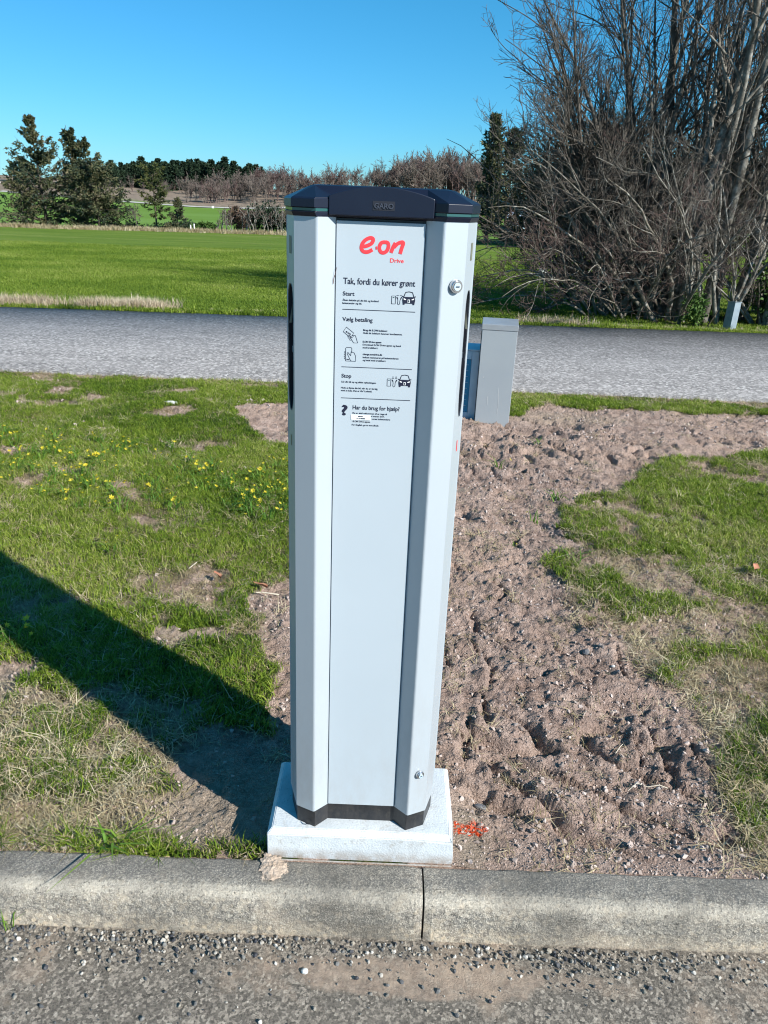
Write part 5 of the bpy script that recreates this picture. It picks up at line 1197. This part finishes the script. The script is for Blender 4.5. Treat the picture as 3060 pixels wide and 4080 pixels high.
srcs = [far_conifer(601, 12, 4.4, 75), far_conifer(602, 11, 4.8, 75), far_conifer(603, 13, 3.8, 80), far_conifer(604, 9.5, 4.6, 66)]
def place_far(x, y, s, label, group, src=None, sw=1.):
    src = src or rf.choice(srcs); r = copy_tree(src, (x, y, Z(x, y)-.3), rf.uniform(0, 6), (s*sw, s*sw, s), label); r['group'] = group; r.name = 'conifer'; return r
WG = 'dark conifers of the distant wood'
for k in range(150):
    row = k % 5; u = (k+rf.random())/150
    x = -122+u*68; y = 308+row*9+rf.uniform(-3, 3); top = .72+.32*math.sin(min(1, max(0, (u-.08)/.92))*2.6)
    place_far(x, y, top*rf.uniform(.8, 1.08)*.80, 'dark green conifer in the distant wood on the hillside', WG)
for k in range(9):
    place_far(-170+k*5.2+rf.uniform(-1, 1), 300+rf.uniform(-6, 6), rf.uniform(.55, .75), 'dark conifer on the skyline left of the big spruces', 'skyline conifers left of the big spruces')
place_far(-66.5, 322, .92, 'slender pointed spruce at the right end of the dark wood', None, srcs[2]); place_far(-62.5, 320, .80, 'rounded conifer ending the dark wood on the right', None, srcs[1], 1.1)
for s_ in srcs:
    for c_ in list(s_.children): bpy.data.objects.remove(c_)
    bpy.data.objects.remove(s_)
def far_bare(seed, h, stems, m=('fartwig', 'fartwig'), sp=.2):
    return bare_tree('bare_tree', seed, (0, 0, -500), stems, 'x', height=h, spread=sp, rad=.14, L1=(11, .65, .42), L2=(8, .7, .5), L3=(0, 0, 0), tw=.05, base=.6, wob=.08, low=.22, mats=m, sides=(4, 3, 3, 3))
fb = [far_bare(701, 9, 3), far_bare(702, 8, 4), far_bare(703, 9.5, 2), far_bare(704, 8.5, 3, ('fartwig2', 'fartwig2'))]
def place_bare(x, y, s, label, group, src=None):
    r = copy_tree(src or rf.choice(fb), (x, y, Z(x, y)-.3), rf.uniform(0, 6), (s*1.1, s*1.1, s), label); r.name = 'bare_tree'; r['group'] = group; return r
# belt along the track
for k in range(90):
    u = k/90; x = -66+u*52+rf.uniform(-1, 1); y = 258+rf.uniform(0, 34)+u*4
    place_bare(x, y, rf.uniform(.55, .9), 'bare brown tree in the belt behind the pale track', 'bare trees in the belt behind the track')
for k in range(34):
    x = -122+k*1.7+rf.uniform(-1.5, 1.5); y = 285+rf.uniform(-8, 22)
    place_bare(x, y, rf.uniform(.35, .55), 'low bare brown tree below the dark conifer wood', 'low bare trees below the conifer wood')
for k in range(24):
    u = k/23; x = -54+u*14+rf.uniform(-1, 1); y = 300+rf.uniform(-4, 8)
    place_bare(x, y, .55+.25*math.sin(u*3.1), 'reddish rounded bare tree right of the dark wood', 'reddish bare trees right of the dark wood', fb[3])
for k in range(26):
    u = k/25; x = -40+u*20+rf.uniform(-.8, .8); y = 300+rf.uniform(-5, 5)
    place_bare(x, y, .35+.28*u*rf.uniform(.7, 1.1), 'thin wind-bent bare tree on the skyline left of the pillar', 'skyline bare trees left of the pillar')
# dome shaped wood behind the pillar
for k in range(110):
    u = (k+rf.random())/110; x = -13+u*42; y = 262+rf.uniform(0, 34)
    hprof = (.30+.62*math.sin(min(1, u*1.25)*1.57)) if u < .8 else .9
    place_bare(x, y, hprof*rf.uniform(.85, 1.08)*1.5, 'bare grey-brown tree in the domed wood right of the pillar top', 'bare trees of the domed wood behind the pillar')
for s_ in fb:
    for c_ in list(s_.children): bpy.data.objects.remove(c_)
    bpy.data.objects.remove(s_)
# farm house and track-side sign
M['wallw'] = mat('white_render_wall', (.75, .74, .70), .8); M['roofg'] = mat('grey_roof', (.22, .21, .21), .7)
fh_s = .55
fh = thing('farm_building', 'tiny long white farm building on the horizon at far left', 'building', (-143, 292, Z(-143, 292)))
V, F = box(-6, 6, -3, 3, -1, 2.2); py_obj('wall', V, F, M['wallw'], fh)
V = [(-6.4, -3.4, 2.21), (6.4, -3.4, 2.21), (6.4, 3.4, 2.21), (-6.4, 3.4, 2.21), (-6.4, 0, 4.2), (6.4, 0, 4.2)]; py_obj('roof', V, [(0, 1, 5, 4), (2, 3, 4, 5), (0, 4, 3), (1, 2, 5), (0, 3, 2, 1)], M['roofg'], fh)
fh.scale = (fh_s,)*3
for k in range(4): V, F = box(-4.6+k*2.6, -3.6+k*2.6, -3.06, -3.01, .6, 1.6); py_obj('window', V, F, M['hole'], fh)
V, F = box(-.5, .5, -.3, .3, 0, 1.0); o = py_obj('track_box', V, F, M['white'], None, bevel=.05, label='small white box beside the pale distant track', cat='box'); o.location = (-54, 243.5, Z(-54, 243.5)); o.scale = (.6, .6, .6)
